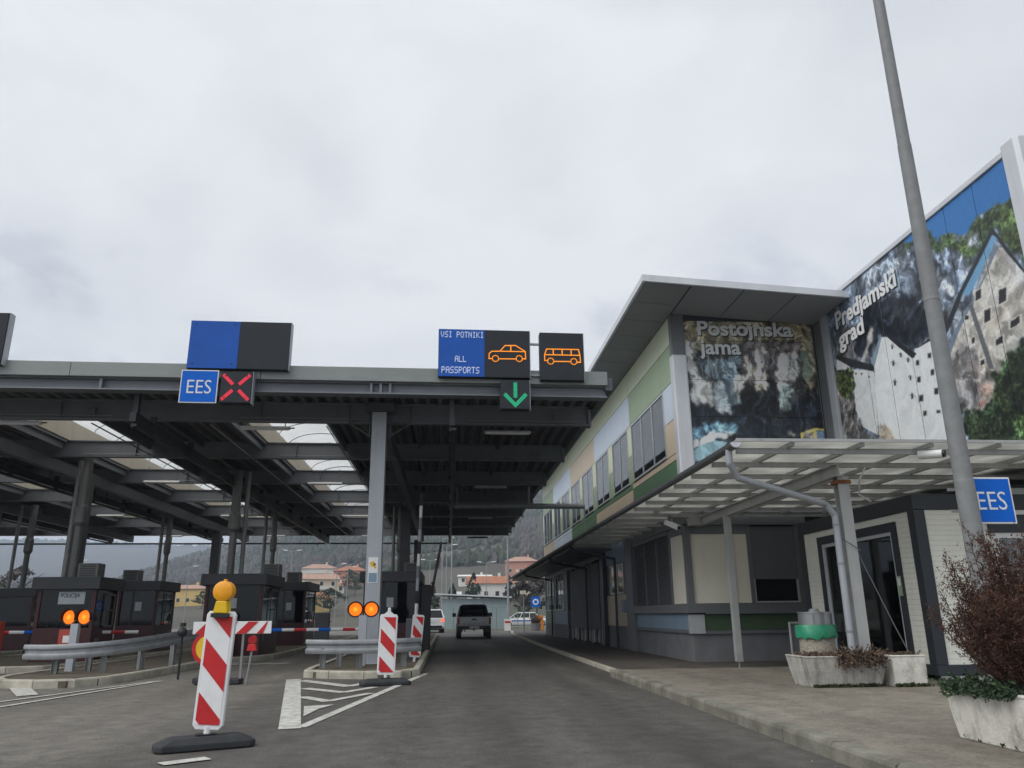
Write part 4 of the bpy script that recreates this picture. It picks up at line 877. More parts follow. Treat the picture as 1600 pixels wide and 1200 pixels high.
# entrance screen of dark vertical slats; the cream glazing below stands in for light showing
for k in range(24):
    yy = 31.5 + k * .315; B(FX + .0, FX + .06, yy, yy + .285, .62, 3.2).build('screen_slat', 'blind', ob)
for yy in (31.45, 33.6, 35.7, 37.8, 39.1): B(FX + .062, FX + .12, yy, yy + .07, .06, 3.3).build('screen_post', 'aluminium', ob)
B(6.3, 6.34, 30.45, 40.2, .07, .75).build('glazing', 'cream_panel', ob); B(6.3, 6.34, 30.45, 31.3, .751, 3.4).build('glazing', 'window_glass', ob)
for k in range(7): B(6.22, 6.29, 31.7 + k * 1.1, 32.05 + k * 1.1, .07, .6).build('door_post', 'alu_dark', ob)
B(FX, 6.4, 30.41, 40.2, 3.3, 3.67).build('lintel', 'alu_dark', ob); B(FX + .15, 6.2, 30.42, 31.0, .07, .35).build('step_block', 'container_dark', ob)
q = MB(); q.cyl((FX + .1, 30.75, .45), (FX + .1, 30.75, .98), .1, n=12); q.build('fire_extinguisher', 'plastic_red', ob)
B(6.0, 6.4, 40.21, 49.29, .065, .72).build('plinth', 'plinth', ob); B(FX + .02, 6.4, 40.21, 44.9, .721, 1.4).build('wall_panel', 'f_mblue', ob); B(FX + .02, 6.4, 44.91, 49.29, .721, 1.4).build('wall_panel', 'f_dgreen', ob)
B(FX + .03, 6.4, 40.21, 41.35, 1.401, 3.67).build('wall_panel', 'alu_dark', ob); B(FX + .03, 6.4, 44.8, 45.2, 1.401, 3.67).build('wall_panel', 'alu_dark', ob); B(FX + .03, 6.4, 48.95, 49.29, 1.401, 3.67).build('wall_panel', 'alu_dark', ob); B(FX + .03, 6.4, 41.36, 44.79, 3.36, 3.67).build('wall_panel', 'alu_dark', ob); B(FX + .03, 6.4, 45.21, 48.94, 3.36, 3.67).build('wall_panel', 'alu_dark', ob)
window(41.37, 44.78, 1.42, 3.35, 3, FX + .02, False); window(45.22, 48.93, 1.42, 3.35, 3, FX + .02, False)
# --- taller wing with the castle photo
wg = thing('office_wing', 'taller white edged wing with castle photo facing the road', 'building', (13, 15, .13))
B(10.1, 18, 11.45, 19.4, 3.9, 9.0).build('core', 'interior', wg); B(10.1, 18, 11.66, 22, 9.001, 9.1).build('roof', 'roof_membrane', wg)
B(14.3, 18, 17.4, 19.3, .13, 3.89).build('ground_floor_wall', 'plinth', wg)
c = MB(); c.prism([(9.93, 11.3), (10.0, 11.24), (10.2, 11.22), (18, 11.22), (18, 11.44), (10.1, 11.44), (10.1, 11.62), (9.93, 11.62)], 'z', 3.85, 9.3); c.build('end_wall', 'roof_edge', wg, bevel=.02)
B(9.93, 10.2, 11.63, 18.75, 9.08, 9.2).build('edge_trim', 'roof_edge', wg, bevel=.015); B(9.9, 10.05, 18.6, 18.9, 3.9, 8.86).build('edge_column', 'steel_pale', wg, bevel=.01); B(9.96, 10.1, 18.91, 19.45, 3.9, 8.8).build('return_wall', 'alu_dark', wg)
B(9.95, 10.15, 11.63, 18.6, 3.86, 4.0).build('base_trim', 'roof_edge', wg)
# ------------------------------------------------------------------ printed photo murals (flat prints held as vertex colours on the facade sheets)
def vnoise(x, y, seed):
    def r(i, j): n = np.sin(i * 127.1 + j * 311.7 + seed * 17.3) * 43758.5453; return n - np.floor(n)
    i = np.floor(x); j = np.floor(y); a = x - i; b = y - j; a = a * a * (3 - 2 * a); b = b * b * (3 - 2 * b)
    return (r(i, j) * (1 - a) + r(i + 1, j) * a) * (1 - b) + (r(i, j + 1) * (1 - a) + r(i + 1, j + 1) * a) * b
def fbm(x, y, seed, o=5):
    s = 0; w = .5
    for k in range(o): s = s + w * vnoise(x * 2 ** k, y * 2 ** k, seed + k); w *= .55
    return s / (1 - .55 ** o) * .9
def inside(x, y, poly):
    c = np.zeros(x.shape, bool); n = len(poly); j = n - 1
    for i in range(n):
        xi, yi = poly[i]; xj, yj = poly[j]
        if yi != yj: c ^= ((yi > y) != (yj > y)) & (x < (xj - xi) * (y - yi) / (yj - yi) + xi)
        j = i
    return c
def gblur(a, sig):
    fy = np.fft.fftfreq(a.shape[0])[:, None]; fx_ = np.fft.rfftfreq(a.shape[1])[None]
    return np.fft.irfft2(np.fft.rfft2(a) * np.exp(-2 * (np.pi * sig) ** 2 * (fx_ ** 2 + fy ** 2)), s=a.shape)
def paint(u, z, d, base, amt0, shapes, cave):
    """a continuous-tone print: soft-edged tone patches, then stone, streak and leaf detail over them"""
    col = np.ones(u.shape + (3,)) * np.array(base); A = np.full(u.shape, amt0); KS = np.full(u.shape, .8 if cave else 0.); KL = np.zeros(u.shape)
    if cave: h_ = np.clip((z - 6.6) / 2.2, 0, 1)[..., None]; col = col * (1 - h_) + np.array((.15, .14, .115)) * h_
    wa = (fbm(u * 5, z * 5, 11) - .5) * .45 + (fbm(u * 18, z * 18, 12) - .5) * .16; wb = (fbm(u * 5, z * 5, 23) - .5) * .45 + (fbm(u * 18, z * 18, 24) - .5) * .16
    for rgb, amt, kind, poly in shapes:
        w, sg = {'soft': (0, .008), 'rock': (.8, .03), 'leaf': (1.1, .022), 'streak': (.8, .022)}[kind]
        m = inside(u + wa * w, z + wb * w, poly).astype(float)
        if not m.any(): continue
        m = np.clip(gblur(m, sg / d), 0, 1); col = col * (1 - m[..., None]) + np.array(rgb) * m[..., None]; A = A * (1 - m) + amt * m
        KS = KS * (1 - m) + (kind == 'streak') * m; KL = KL * (1 - m) + (kind == 'leaf') * m
    wx = u + (fbm(u * 2.2, z * 2.2, 61) - .5) * .7; wz = z + (fbm(u * 2.2, z * 2.2, 62) - .5) * .7
    def std(n): n = n - n.mean(); return n / n.std()
    rock = std((1 - np.abs(2 * fbm(wx * 2.6 + wz * .9, wz * 2.2, 63, 6) - 1)) * 1.6 + fbm(wx * 8, wz * 6, 64, 5) * 1.2)
    strk = std(fbm(wx * 7, wz * 1.5, 65, 5) + .7 * fbm(wx * 16, wz * 6, 66, 4) + .5 * fbm(wx * 3, wz * 3, 68))
    leaf = std(fbm(u * 7, z * 7, 67, 5) + .5 * vnoise(u * 24, z * 24, 69))
    n = rock * (1 - KS - KL) + strk * KS + leaf * KL
    f = np.exp(np.clip(A * .85 * n, -2.2, 1.5)); grain = 1 + (vnoise(u * 40, z * 40, 71) - .5) * .12
    hue = std(fbm(u * 1.6, z * 1.6, 73))
    for c, k in enumerate((.05, 0, -.06)): col[..., c] = np.clip(col[..., c] * f * grain * (1 + k * hue * A), .004, .80)
    return col
pmm = bpy.data.materials.new('photo_print'); pmm.use_nodes = True; t_ = pmm.node_tree; a_ = t_.nodes.new('ShaderNodeAttribute'); a_.attribute_name = 'print'
t_.links.new(a_.outputs['Color'], t_.nodes['Principled BSDF'].inputs['Base Color']); t_.nodes['Principled BSDF'].inputs['Roughness'].default_value = .5
MATS['photo_print'] = pmm
def print_sheet(parent, axis, pos, us, zs, base, amt0, shapes, d=.016):
    """paint the whole picture once, then cut it into facade sheets along us and zs"""
    u0, u1, z0, z1 = us[0][0], us[-1][1], zs[0][0], zs[-1][1]
    nu = int((u1 - u0) / d); nz = int((z1 - z0) / d); U, Z = np.meshgrid(np.linspace(u0, u1, nu + 1), np.linspace(z0, z1, nz + 1))
    full = paint(U, Z, d, base, amt0, shapes, axis == 'y')
    for a0, a1 in us:
        for b0, b1 in zs:
            i0, i1 = round((a0 - u0) / (u1 - u0) * nu), round((a1 - u0) / (u1 - u0) * nu); j0, j1 = round((b0 - z0) / (z1 - z0) * nz), round((b1 - z0) / (z1 - z0) * nz)
            cut_panel(parent, axis, pos, np.linspace(a0, a1, i1 - i0 + 1), np.linspace(b0, b1, j1 - j0 + 1), full[j0:j1 + 1, i0:i1 + 1])
def cut_panel(parent, axis, pos, us, zs, col):
    U, Z = np.meshgrid(us, zs); nu = len(us) - 1; nz = len(zs) - 1; n = (nu + 1) * (nz + 1)
    o = ORG[parent.as_pointer()]; co = np.empty((n, 3)); 
    if axis == 'x': co[:, 0] = pos; co[:, 1] = U.ravel()
    else: co[:, 0] = U.ravel(); co[:, 1] = pos
    co[:, 2] = Z.ravel(); co -= np.array(o)
    i = np.arange(nu * nz); r = i // nu; c = i % nu; a = r * (nu + 1) + c
    # rim so the sheet has thickness
    depth = .03; off = np.array((depth, 0, 0)) if axis == 'x' else np.array((0, depth, 0))
    cs = [0, nu, nz * (nu + 1) + nu, nz * (nu + 1)]
    co = np.vstack([co, co[cs] + off]); f = np.stack([a, a + 1, a + nu + 2, a + nu + 1], 1)
    ex = np.array([(cs[k], cs[(k + 1) % 4], n + (k + 1) % 4, n + k) for k in range(4)]); f = np.vstack([f, ex])
    me = bpy.data.meshes.new('photo_panel'); me.vertices.add(n + 4); me.vertices.foreach_set('co', co.astype(np.float32).ravel())
    me.loops.add(f.size); me.loops.foreach_set('vertex_index', f.astype(np.int32).ravel()); me.polygons.add(len(f)); me.polygons.foreach_set('loop_start', np.arange(len(f), dtype=np.int32) * 4); me.update(); me.validate()
    at = me.color_attributes.new('print', 'FLOAT_COLOR', 'POINT'); rgba = np.ones((n + 4, 4), np.float32); rgba[:n, :3] = col.reshape(-1, 3); rgba[n:, :3] = .1; at.data.foreach_set('color', rgba.ravel())
    me.materials.append(MATS['photo_print']); ob_ = bpy.data.objects.new('photo_panel', me); COL.objects.link(ob_); ob_.parent = parent; ORG[ob_.as_pointer()] = o
PRED=[((0.03,0.17,0.46),0.03,'soft',[(14.95,9.05),(11.63,9.2),(11.57,8.26),(11.86,8.26),(12.06,8.24),(12.3,8.37),(12.57,8.4),(12.84,8.22),(13.09,8.27),(13.49,8.54),(13.78,8.52),(14.15,8.59),(14.59,8.81)]),
((0.3,0.36,0.45),0.8,'rock',[(14.01,8.3),(13.62,8.22),(13.19,7.9),(12.97,7.61),(13.21,7.43),(13.55,7.72),(13.94,8.12)]),
((0.08,0.1,0.13),0.8,'rock',[(14.02,8.11),(13.55,7.72),(13.3,7.37),(13.46,7.23),(13.81,7.38),(13.94,7.82)]),
((0.36,0.42,0.5),0.8,'rock',[(16.94,9.12),(15.83,9.03),(15.22,8.77),(15.29,8.53),(15.97,8.69),(16.62,8.78)]),
((0.42,0.48,0.55),0.8,'rock',[(14.06,7.99),(13.83,7.88),(13.63,7.46),(13.64,7.26),(13.93,7.38)]),
((0.045,0.075,0.032),0.65,'leaf',[(15.17,8.98),(14.5,8.95),(13.96,8.81),(13.78,8.55),(13.49,8.52),(13.09,8.27),(12.84,8.22),(12.58,8.39),(12.27,8.33),(12.07,8.22),(11.66,8.27),(11.04,7.72),(11.38,6.51),(12.13,7.63),(12.2,7.86),(12.58,7.73),(12.9,7.6),(13.14,7.82),(13.44,8.15),(13.79,8.33),(14.13,8.36),(14.58,8.66),(15.05,8.86)]),
((0.075,0.12,0.04),0.6,'leaf',[(12.74,7.78),(12.84,7.7),(13.01,7.73),(13.16,7.86),(13.2,8.01),(13.1,8.09),(12.92,8.06),(12.78,7.93)]),
((0.075,0.12,0.04),0.6,'leaf',[(11.55,7.77),(11.66,7.67),(11.85,7.71),(12.02,7.86),(12.05,8.04),(11.94,8.13),(11.74,8.09),(11.59,7.94)]),
((0.075,0.12,0.04),0.6,'leaf',[(11.62,7.42),(11.71,7.34),(11.85,7.37),(11.98,7.48),(12.01,7.62),(11.92,7.69),(11.77,7.66),(11.65,7.55)]),
((0.075,0.12,0.04),0.6,'leaf',[(13.36,8.28),(13.45,8.21),(13.61,8.24),(13.75,8.36),(13.79,8.5),(13.7,8.57),(13.53,8.53),(13.39,8.41)]),
((0.075,0.12,0.04),0.6,'leaf',[(12.33,8.14),(12.4,8.08),(12.51,8.1),(12.61,8.2),(12.64,8.3),(12.57,8.36),(12.45,8.33),(12.35,8.24)]),
((0.35,0.38,0.42),0.8,'rock',[(12.89,8.06),(12.65,8.0),(12.67,7.8),(12.87,7.87)]),
((0.014,0.019,0.03),0.6,'rock',[(16.91,8.32),(15.6,8.11),(14.94,7.8),(14.42,7.37),(14.44,6.89),(14.57,6.65),(15.16,6.65),(15.78,7.05),(16.26,7.36),(16.75,7.1),(17.32,7.05),(17.51,7.53),(17.0,7.98)]),
((0.03,0.036,0.05),0.7,'rock',[(15.57,7.81),(14.93,7.48),(14.94,7.08),(15.42,7.18),(15.75,7.56)]),
((0.07,0.075,0.085),0.8,'rock',[(18.33,8.38),(17.0,7.98),(17.51,7.53),(17.31,7.08),(18.56,7.53)]),
((0.5,0.5,0.5),0.2,'rock',[(16.72,7.69),(16.62,7.66),(16.73,7.39),(17.17,7.0),(17.31,7.08),(16.84,7.47)]),
((0.62,0.65,0.66),0.05,'soft',[(18.42,7.47),(17.77,7.21),(17.82,7.02),(16.81,6.65),(16.76,6.34),(17.03,5.15),(17.62,5.48),(17.84,5.98),(17.72,6.77),(17.85,7.03),(18.49,7.2)]),
((0.12,0.12,0.12),0.9,'rock',[(18.74,7.15),(17.69,6.89),(17.84,5.98),(17.62,5.48),(16.94,4.88),(19.22,5.36)]),
((0.06,0.085,0.03),0.9,'leaf',[(18.52,7.15),(17.68,7.03),(17.73,6.49),(18.1,6.36),(18.62,6.79)]),
((0.02,0.022,0.026),0.1,'soft',[(18.4,7.6),(17.72,7.25),(16.76,6.78),(16.8,6.64),(17.81,7.07),(18.43,7.49)]),
((0.69,0.72,0.73),0.05,'soft',[(16.75,6.73),(16.29,7.31),(16.06,7.24),(15.26,6.45),(15.09,6.63),(14.49,6.61),(14.5,6.24),(14.55,4.37),(16.97,4.88),(16.88,5.92)]),
((0.22,0.3,0.38),0.1,'soft',[(16.87,6.89),(16.3,7.37),(16.26,7.3),(16.75,6.73)]),
((0.018,0.02,0.025),0.1,'soft',[(16.31,7.34),(16.05,7.29),(15.77,7.1),(15.09,6.5),(15.22,6.43),(15.72,6.89),(16.06,7.23)]),
((0.018,0.02,0.025),0.1,'soft',[(15.15,6.66),(14.91,6.63),(14.5,6.67),(14.49,6.6),(14.93,6.59),(15.09,6.61)]),
((0.45,0.4,0.33),0.5,'rock',[(16.83,5.39),(16.56,5.23),(16.17,4.86),(16.11,4.7),(16.97,4.88)]),
((0.48,0.465,0.43),0.32,'rock',[(14.05,6.21),(13.23,6.84),(12.71,7.23),(12.32,7.53),(12.2,7.55),(11.66,6.65),(11.18,5.75),(11.35,5.14),(12.21,5.25),(12.9,5.17),(13.19,4.76),(13.99,4.9),(14.08,5.65)]),
((0.27,0.26,0.26),0.6,'rock',[(14.07,6.1),(13.72,6.23),(13.38,6.25),(13.23,5.81),(12.98,5.42),(13.26,4.88),(13.97,5.03),(14.05,5.34)]),
((0.26,0.12,0.1),0.5,'rock',[(13.29,4.92),(13.33,4.88),(13.41,4.88),(13.48,4.92),(13.5,4.98),(13.45,5.03),(13.37,5.03),(13.3,4.98)]),
((0.4,0.3,0.26),0.5,'rock',[(13.04,5.13),(13.12,5.06),(13.25,5.06),(13.36,5.13),(13.39,5.23),(13.32,5.3),(13.18,5.3),(13.07,5.23)]),
((0.15,0.2,0.27),0.1,'soft',[(14.12,6.27),(13.61,6.63),(13.1,6.92),(12.56,7.31),(12.24,7.78),(12.24,7.52),(12.89,7.0),(13.61,6.49),(13.99,6.13)]),
((0.15,0.33,0.52),0.08,'soft',[(13.39,7.18),(12.31,7.9),(12.17,7.75),(12.72,7.32),(13.18,7.03)]),
((0.02,0.024,0.032),0.1,'soft',[(13.52,7.15),(12.24,8.02),(11.73,6.95),(11.12,5.95),(11.19,5.7),(11.8,6.71),(12.17,7.75),(12.27,7.86),(13.35,7.13),(13.78,6.72),(14.13,6.45),(14.21,6.55)]),
((0.55,0.55,0.54),0.3,'soft',[(12.19,7.56),(12.1,7.52),(11.7,6.79),(11.16,5.83),(11.19,5.73),(11.8,6.71)]),
((0.12,0.13,0.145),0.08,'soft',[(13.24,6.85),(13.12,6.83),(12.88,5.44),(13.02,5.49)]),
((0.016,0.028,0.014),0.9,'leaf',[(13.97,5.03),(13.59,4.94),(13.26,4.83),(12.95,5.38),(12.71,5.43),(12.48,5.61),(12.03,5.75),(11.12,5.93),(11.75,3.7),(14.12,4.2)]),
((0.07,0.14,0.06),0.8,'leaf',[(12.4,4.22),(12.48,4.13),(12.62,4.12),(12.75,4.19),(12.78,4.3),(12.69,4.39),(12.55,4.4),(12.43,4.32)]),
((0.04,0.075,0.035),0.8,'leaf',[(12.45,5.35),(12.52,5.28),(12.64,5.28),(12.75,5.35),(12.77,5.45),(12.7,5.52),(12.58,5.52),(12.47,5.45)]),
((0.6,0.59,0.55),0.05,'soft',[(13.01,7.06),(12.78,7.04),(12.84,6.82),(13.07,6.83)]),
((0.018,0.02,0.026),0.05,'soft',[(12.98,7.03),(12.82,7.02),(12.87,6.85),(13.03,6.86)]),
((0.6,0.59,0.55),0.05,'soft',[(12.43,6.84),(12.14,6.82),(12.22,6.51),(12.51,6.52)]),
((0.018,0.02,0.026),0.05,'soft',[(12.39,6.8),(12.19,6.79),(12.26,6.54),(12.46,6.55)]),
((0.6,0.59,0.55),0.05,'soft',[(12.89,6.63),(12.63,6.61),(12.71,6.32),(12.97,6.32)]),
((0.018,0.02,0.026),0.05,'soft',[(12.85,6.59),(12.68,6.58),(12.74,6.35),(12.92,6.35)]),
((0.6,0.59,0.55),0.05,'soft',[(12.31,6.17),(11.96,6.18),(12.01,6.01),(12.35,6.0)]),
((0.018,0.02,0.026),0.05,'soft',[(12.26,6.15),(12.02,6.16),(12.06,6.03),(12.3,6.02)]),
((0.6,0.59,0.55),0.05,'soft',[(13.34,6.23),(13.2,6.23),(13.24,6.08),(13.38,6.09)]),
((0.018,0.02,0.026),0.05,'soft',[(13.32,6.21),(13.22,6.21),(13.26,6.1),(13.35,6.1)]),
((0.6,0.59,0.55),0.05,'soft',[(12.75,5.98),(12.46,5.99),(12.51,5.83),(12.79,5.82)]),
((0.018,0.02,0.026),0.05,'soft',[(12.71,5.96),(12.51,5.97),(12.54,5.85),(12.74,5.84)]),
((0.6,0.59,0.55),0.05,'soft',[(13.22,5.74),(13.05,5.74),(13.09,5.6),(13.26,5.6)]),
((0.018,0.02,0.026),0.05,'soft',[(13.2,5.72),(13.08,5.72),(13.11,5.62),(13.23,5.61)]),
((0.6,0.59,0.55),0.05,'soft',[(13.43,6.7),(13.25,6.69),(13.28,6.59),(13.45,6.6)]),
((0.018,0.02,0.026),0.05,'soft',[(13.4,6.69),(13.28,6.68),(13.3,6.6),(13.42,6.61)]),
((0.45,0.45,0.44),0.05,'soft',[(15.16,6.37),(15.02,6.34),(15.05,6.21),(15.2,6.25)]),
((0.018,0.02,0.026),0.05,'soft',[(15.14,6.36),(15.04,6.33),(15.07,6.23),(15.17,6.26)]),
((0.45,0.45,0.44),0.05,'soft',[(14.73,6.39),(14.57,6.36),(14.61,6.23),(14.76,6.27)]),
((0.018,0.02,0.026),0.05,'soft',[(14.71,6.37),(14.6,6.35),(14.63,6.25),(14.73,6.28)]),
((0.45,0.45,0.44),0.05,'soft',[(15.22,6.02),(15.06,5.99),(15.09,5.85),(15.25,5.88)]),
((0.018,0.02,0.026),0.05,'soft',[(15.2,6.0),(15.09,5.98),(15.11,5.87),(15.23,5.89)]),
((0.45,0.45,0.44),0.05,'soft',[(14.72,6.03),(14.57,6.0),(14.61,5.86),(14.76,5.89)]),
((0.018,0.02,0.026),0.05,'soft',[(14.7,6.01),(14.59,5.99),(14.62,5.88),(14.73,5.9)]),
((0.45,0.45,0.44),0.05,'soft',[(15.26,5.63),(15.07,5.59),(15.11,5.43),(15.3,5.47)]),
((0.018,0.02,0.026),0.05,'soft',[(15.23,5.6),(15.1,5.58),(15.14,5.45),(15.27,5.48)]),
((0.45,0.45,0.44),0.05,'soft',[(14.71,5.62),(14.53,5.59),(14.58,5.44),(14.75,5.47)]),
((0.018,0.02,0.026),0.05,'soft',[(14.69,5.6),(14.57,5.58),(14.6,5.46),(14.72,5.48)]),
((0.45,0.45,0.44),0.05,'soft',[(15.2,5.27),(15.05,5.23),(15.08,5.11),(15.24,5.14)]),
((0.018,0.02,0.026),0.05,'soft',[(15.18,5.25),(15.08,5.22),(15.1,5.13),(15.21,5.15)]),
((0.45,0.45,0.44),0.05,'soft',[(14.76,5.16),(14.59,5.13),(14.61,5.05),(14.78,5.09)]),
((0.018,0.02,0.026),0.05,'soft',[(14.74,5.15),(14.62,5.12),(14.64,5.07),(14.76,5.09)]),
((0.02,0.02,0.024),0.05,'soft',[(15.94,6.98),(15.91,6.99),(15.88,6.95),(15.9,6.88),(15.97,6.91)]),
((0.06,0.06,0.06),0.05,'soft',[(16.0,6.98),(15.9,7.02),(15.82,6.9),(15.82,6.88),(15.9,7.0),(16.0,6.97)]),
((0.02,0.02,0.024),0.05,'soft',[(15.67,6.7),(15.63,6.71),(15.6,6.67),(15.62,6.6),(15.69,6.62)]),
((0.06,0.06,0.06),0.05,'soft',[(15.72,6.7),(15.63,6.73),(15.55,6.61),(15.55,6.6),(15.63,6.72),(15.72,6.68)]),
((0.02,0.02,0.024),0.05,'soft',[(15.44,6.49),(15.4,6.51),(15.37,6.47),(15.39,6.4),(15.46,6.42)]),
((0.06,0.06,0.06),0.05,'soft',[(15.49,6.49),(15.39,6.53),(15.32,6.41),(15.32,6.4),(15.4,6.51),(15.49,6.48)]),
((0.02,0.02,0.024),0.05,'soft',[(16.01,6.61),(15.96,6.62),(15.93,6.58),(15.95,6.5),(16.03,6.52)]),
((0.06,0.06,0.06),0.05,'soft',[(16.07,6.61),(15.96,6.65),(15.87,6.52),(15.87,6.5),(15.96,6.63),(16.07,6.59)]),
((0.02,0.02,0.024),0.05,'soft',[(15.46,6.1),(15.41,6.12),(15.39,6.08),(15.41,6.0),(15.48,6.02)]),
((0.06,0.06,0.06),0.05,'soft',[(15.51,6.11),(15.41,6.14),(15.32,6.02),(15.33,6.01),(15.41,6.13),(15.51,6.09)]),
((0.02,0.02,0.024),0.05,'soft',[(16.07,6.17),(16.02,6.19),(15.98,6.14),(16.01,6.05),(16.09,6.08)]),
((0.06,0.06,0.06),0.05,'soft',[(16.13,6.17),(16.01,6.22),(15.91,6.07),(15.91,6.06),(16.02,6.2),(16.14,6.15)]),
((0.02,0.02,0.024),0.05,'soft',[(15.51,5.7),(15.46,5.72),(15.43,5.67),(15.45,5.59),(15.53,5.61)]),
((0.06,0.06,0.06),0.05,'soft',[(15.57,5.7),(15.46,5.75),(15.36,5.61),(15.37,5.6),(15.46,5.73),(15.58,5.68)]),
((0.03,0.03,0.03),0.05,'soft',[(17.54,6.81),(17.56,6.8),(17.59,6.8),(17.63,6.82),(17.64,6.84),(17.62,6.86),(17.58,6.85),(17.55,6.84)]),
((0.03,0.03,0.03),0.05,'soft',[(17.29,6.73),(17.31,6.71),(17.35,6.72),(17.38,6.73),(17.39,6.76),(17.37,6.77),(17.33,6.77),(17.3,6.75)]),
((0.03,0.03,0.03),0.05,'soft',[(17.0,6.56),(17.01,6.55),(17.05,6.55),(17.08,6.57),(17.09,6.59),(17.07,6.6),(17.03,6.6),(17.0,6.58)])]
CAVE=[((0.34,0.3,0.2),0.8,'rock',[(6.18,9.3),(9.78,9.05),(9.7,8.39),(7.96,8.28),(6.08,7.97)]),
((0.1,0.08,0.07),0.7,'rock',[(6.18,9.34),(10.64,9.44),(10.55,8.77),(9.55,8.79),(9.23,9.08),(8.21,9.18),(7.03,9.19),(6.79,9.07),(6.18,9.26)]),
((0.16,0.15,0.15),0.8,'streak',[(7.89,8.28),(9.63,8.39),(9.48,7.23),(8.39,7.13),(7.87,7.28)]),
((0.4,0.37,0.27),0.7,'rock',[(9.69,8.8),(10.1,8.68),(10.29,8.36),(10.26,7.32),(10.11,6.96),(9.86,7.11),(9.53,6.95),(9.56,8.02)]),
((0.34,0.42,0.34),0.3,'streak',[(9.54,8.02),(9.7,8.02),(9.85,7.63),(9.72,7.23),(9.55,7.11)]),
((0.2,0.27,0.32),0.7,'streak',[(6.61,7.82),(7.77,7.87),(7.75,6.62),(7.33,6.46),(7.06,7.23),(6.69,7.35)]),
((0.75,0.76,0.74),0.35,'rock',[(6.48,7.15),(6.72,7.25),(6.9,7.19),(7.03,6.92),(7.0,6.54),(6.89,6.38),(6.78,6.61),(6.69,6.46),(6.48,6.38),(6.39,6.72)]),
((0.55,0.62,0.64),0.5,'streak',[(7.07,7.12),(7.24,7.16),(7.38,6.97),(7.37,6.5),(7.45,6.31),(7.16,6.27),(7.03,6.5)]),
((0.62,0.62,0.58),0.6,'streak',[(6.34,8.27),(6.59,8.27),(6.56,7.27),(6.49,7.07),(6.41,7.5),(6.31,7.38)]),
((0.72,0.7,0.62),0.7,'streak',[(7.95,7.92),(8.1,7.92),(8.03,7.3),(7.95,7.19),(7.92,7.34)]),
((0.72,0.7,0.62),0.7,'streak',[(8.24,7.96),(8.44,7.96),(8.33,7.05),(8.24,6.94),(8.19,7.09)]),
((0.72,0.7,0.62),0.7,'streak',[(8.81,7.93),(9.18,7.94),(9.09,7.26),(8.9,7.14),(8.77,7.3)]),
((0.72,0.7,0.62),0.7,'streak',[(9.24,7.98),(9.46,7.98),(9.37,7.34),(9.26,7.22),(9.2,7.38)]),
((0.72,0.7,0.62),0.7,'streak',[(8.42,7.45),(8.58,7.45),(8.52,7.06),(8.45,6.94),(8.42,7.1)]),
((0.72,0.7,0.62),0.7,'streak',[(8.75,7.22),(8.9,7.22),(8.86,6.98),(8.79,6.87),(8.76,7.02)]),
((0.72,0.7,0.62),0.7,'streak',[(7.64,7.28),(7.81,7.28),(7.74,6.74),(7.66,6.62),(7.62,6.77)]),
((0.72,0.7,0.62),0.7,'streak',[(9.93,7.23),(10.11,7.23),(10.07,7.04),(9.98,6.92),(9.94,7.08)]),
((0.72,0.7,0.62),0.7,'streak',[(8.82,8.25),(8.9,8.25),(8.87,8.13),(8.83,8.01),(8.84,8.17)]),
((0.25,0.33,0.34),0.8,'streak',[(8.85,7.14),(9.12,7.1),(9.08,6.44),(8.81,6.36),(8.72,6.59)]),
((0.15,0.28,0.36),0.9,'rock',[(6.26,5.81),(7.44,6.01),(7.58,5.9),(7.41,5.71),(6.31,5.51)]),
((0.75,0.85,0.88),0.5,'streak',[(6.25,5.4),(6.54,5.59),(7.04,5.74),(7.42,5.78),(7.44,5.63),(6.87,5.52),(6.56,5.37),(6.27,5.26)]),
((0.34,0.55,0.62),0.2,'soft',[(6.27,5.22),(6.56,5.41),(6.87,5.52),(7.24,5.48),(6.83,5.08),(6.23,4.93)]),
((0.65,0.58,0.18),0.1,'soft',[(9.25,5.74),(9.67,5.88),(10.05,5.86),(10.19,5.62),(10.13,5.6),(10.0,5.8),(9.7,5.82),(9.32,5.69),(9.32,5.54),(9.24,5.53)]),
((0.62,0.58,0.2),0.1,'soft',[(9.6,5.82),(9.68,5.82),(9.68,5.54),(9.6,5.54)]),
((0.18,0.26,0.4),0.3,'soft',[(9.69,5.8),(10.0,5.8),(10.13,5.6),(9.7,5.58)]),
((0.6,0.55,0.5),0.4,'rock',[(8.97,5.8),(9.1,5.76),(9.11,5.57),(9.01,5.65)]),
((0.5,0.48,0.46),0.4,'rock',[(9.38,5.7),(9.56,5.76),(9.59,5.59),(9.39,5.54)])]
print_sheet(ob, 'y', 19.43, [(6.31, 9.9)], [(4.72, 6.165), (6.175, 7.18), (7.19, 8.285), (8.295, 8.99)], (.016, .021, .03), 1.0, CAVE)
B(6.31, 9.95, 19.465, 19.6, 4.71, 9.0).build('mural_backing', 'alu_dark', ob)
pe = [11.64, 12.55, 13.45, 14.35, 15.25, 16.15, 17.05, 17.95, 18.59]
print_sheet(wg, 'x', 9.97, [(a + .006, b - .006) for a, b in zip(pe, pe[1:])], [(4.01, 9.07)], (.13, .165, .215), .85, PRED)
B(10.005, 10.095, 11.64, 18.59, 4.0, 9.07).build('mural_backing', 'alu_dark', wg)
for dx, dz, y, mt in ((.03, -.03, 19.422, 'container_dark'), (0, 0, 19.415, 'sign_white')):
    text('lettering', 'Postojnska', mt, ob, .58, face_y(6.68 + dx, y, 8.46 + dz), bold=.015, width=2.68); text('lettering', 'jama', mt, ob, .58, face_y(6.70 + dx, y, 7.92 + dz), bold=.015, width=1.14)
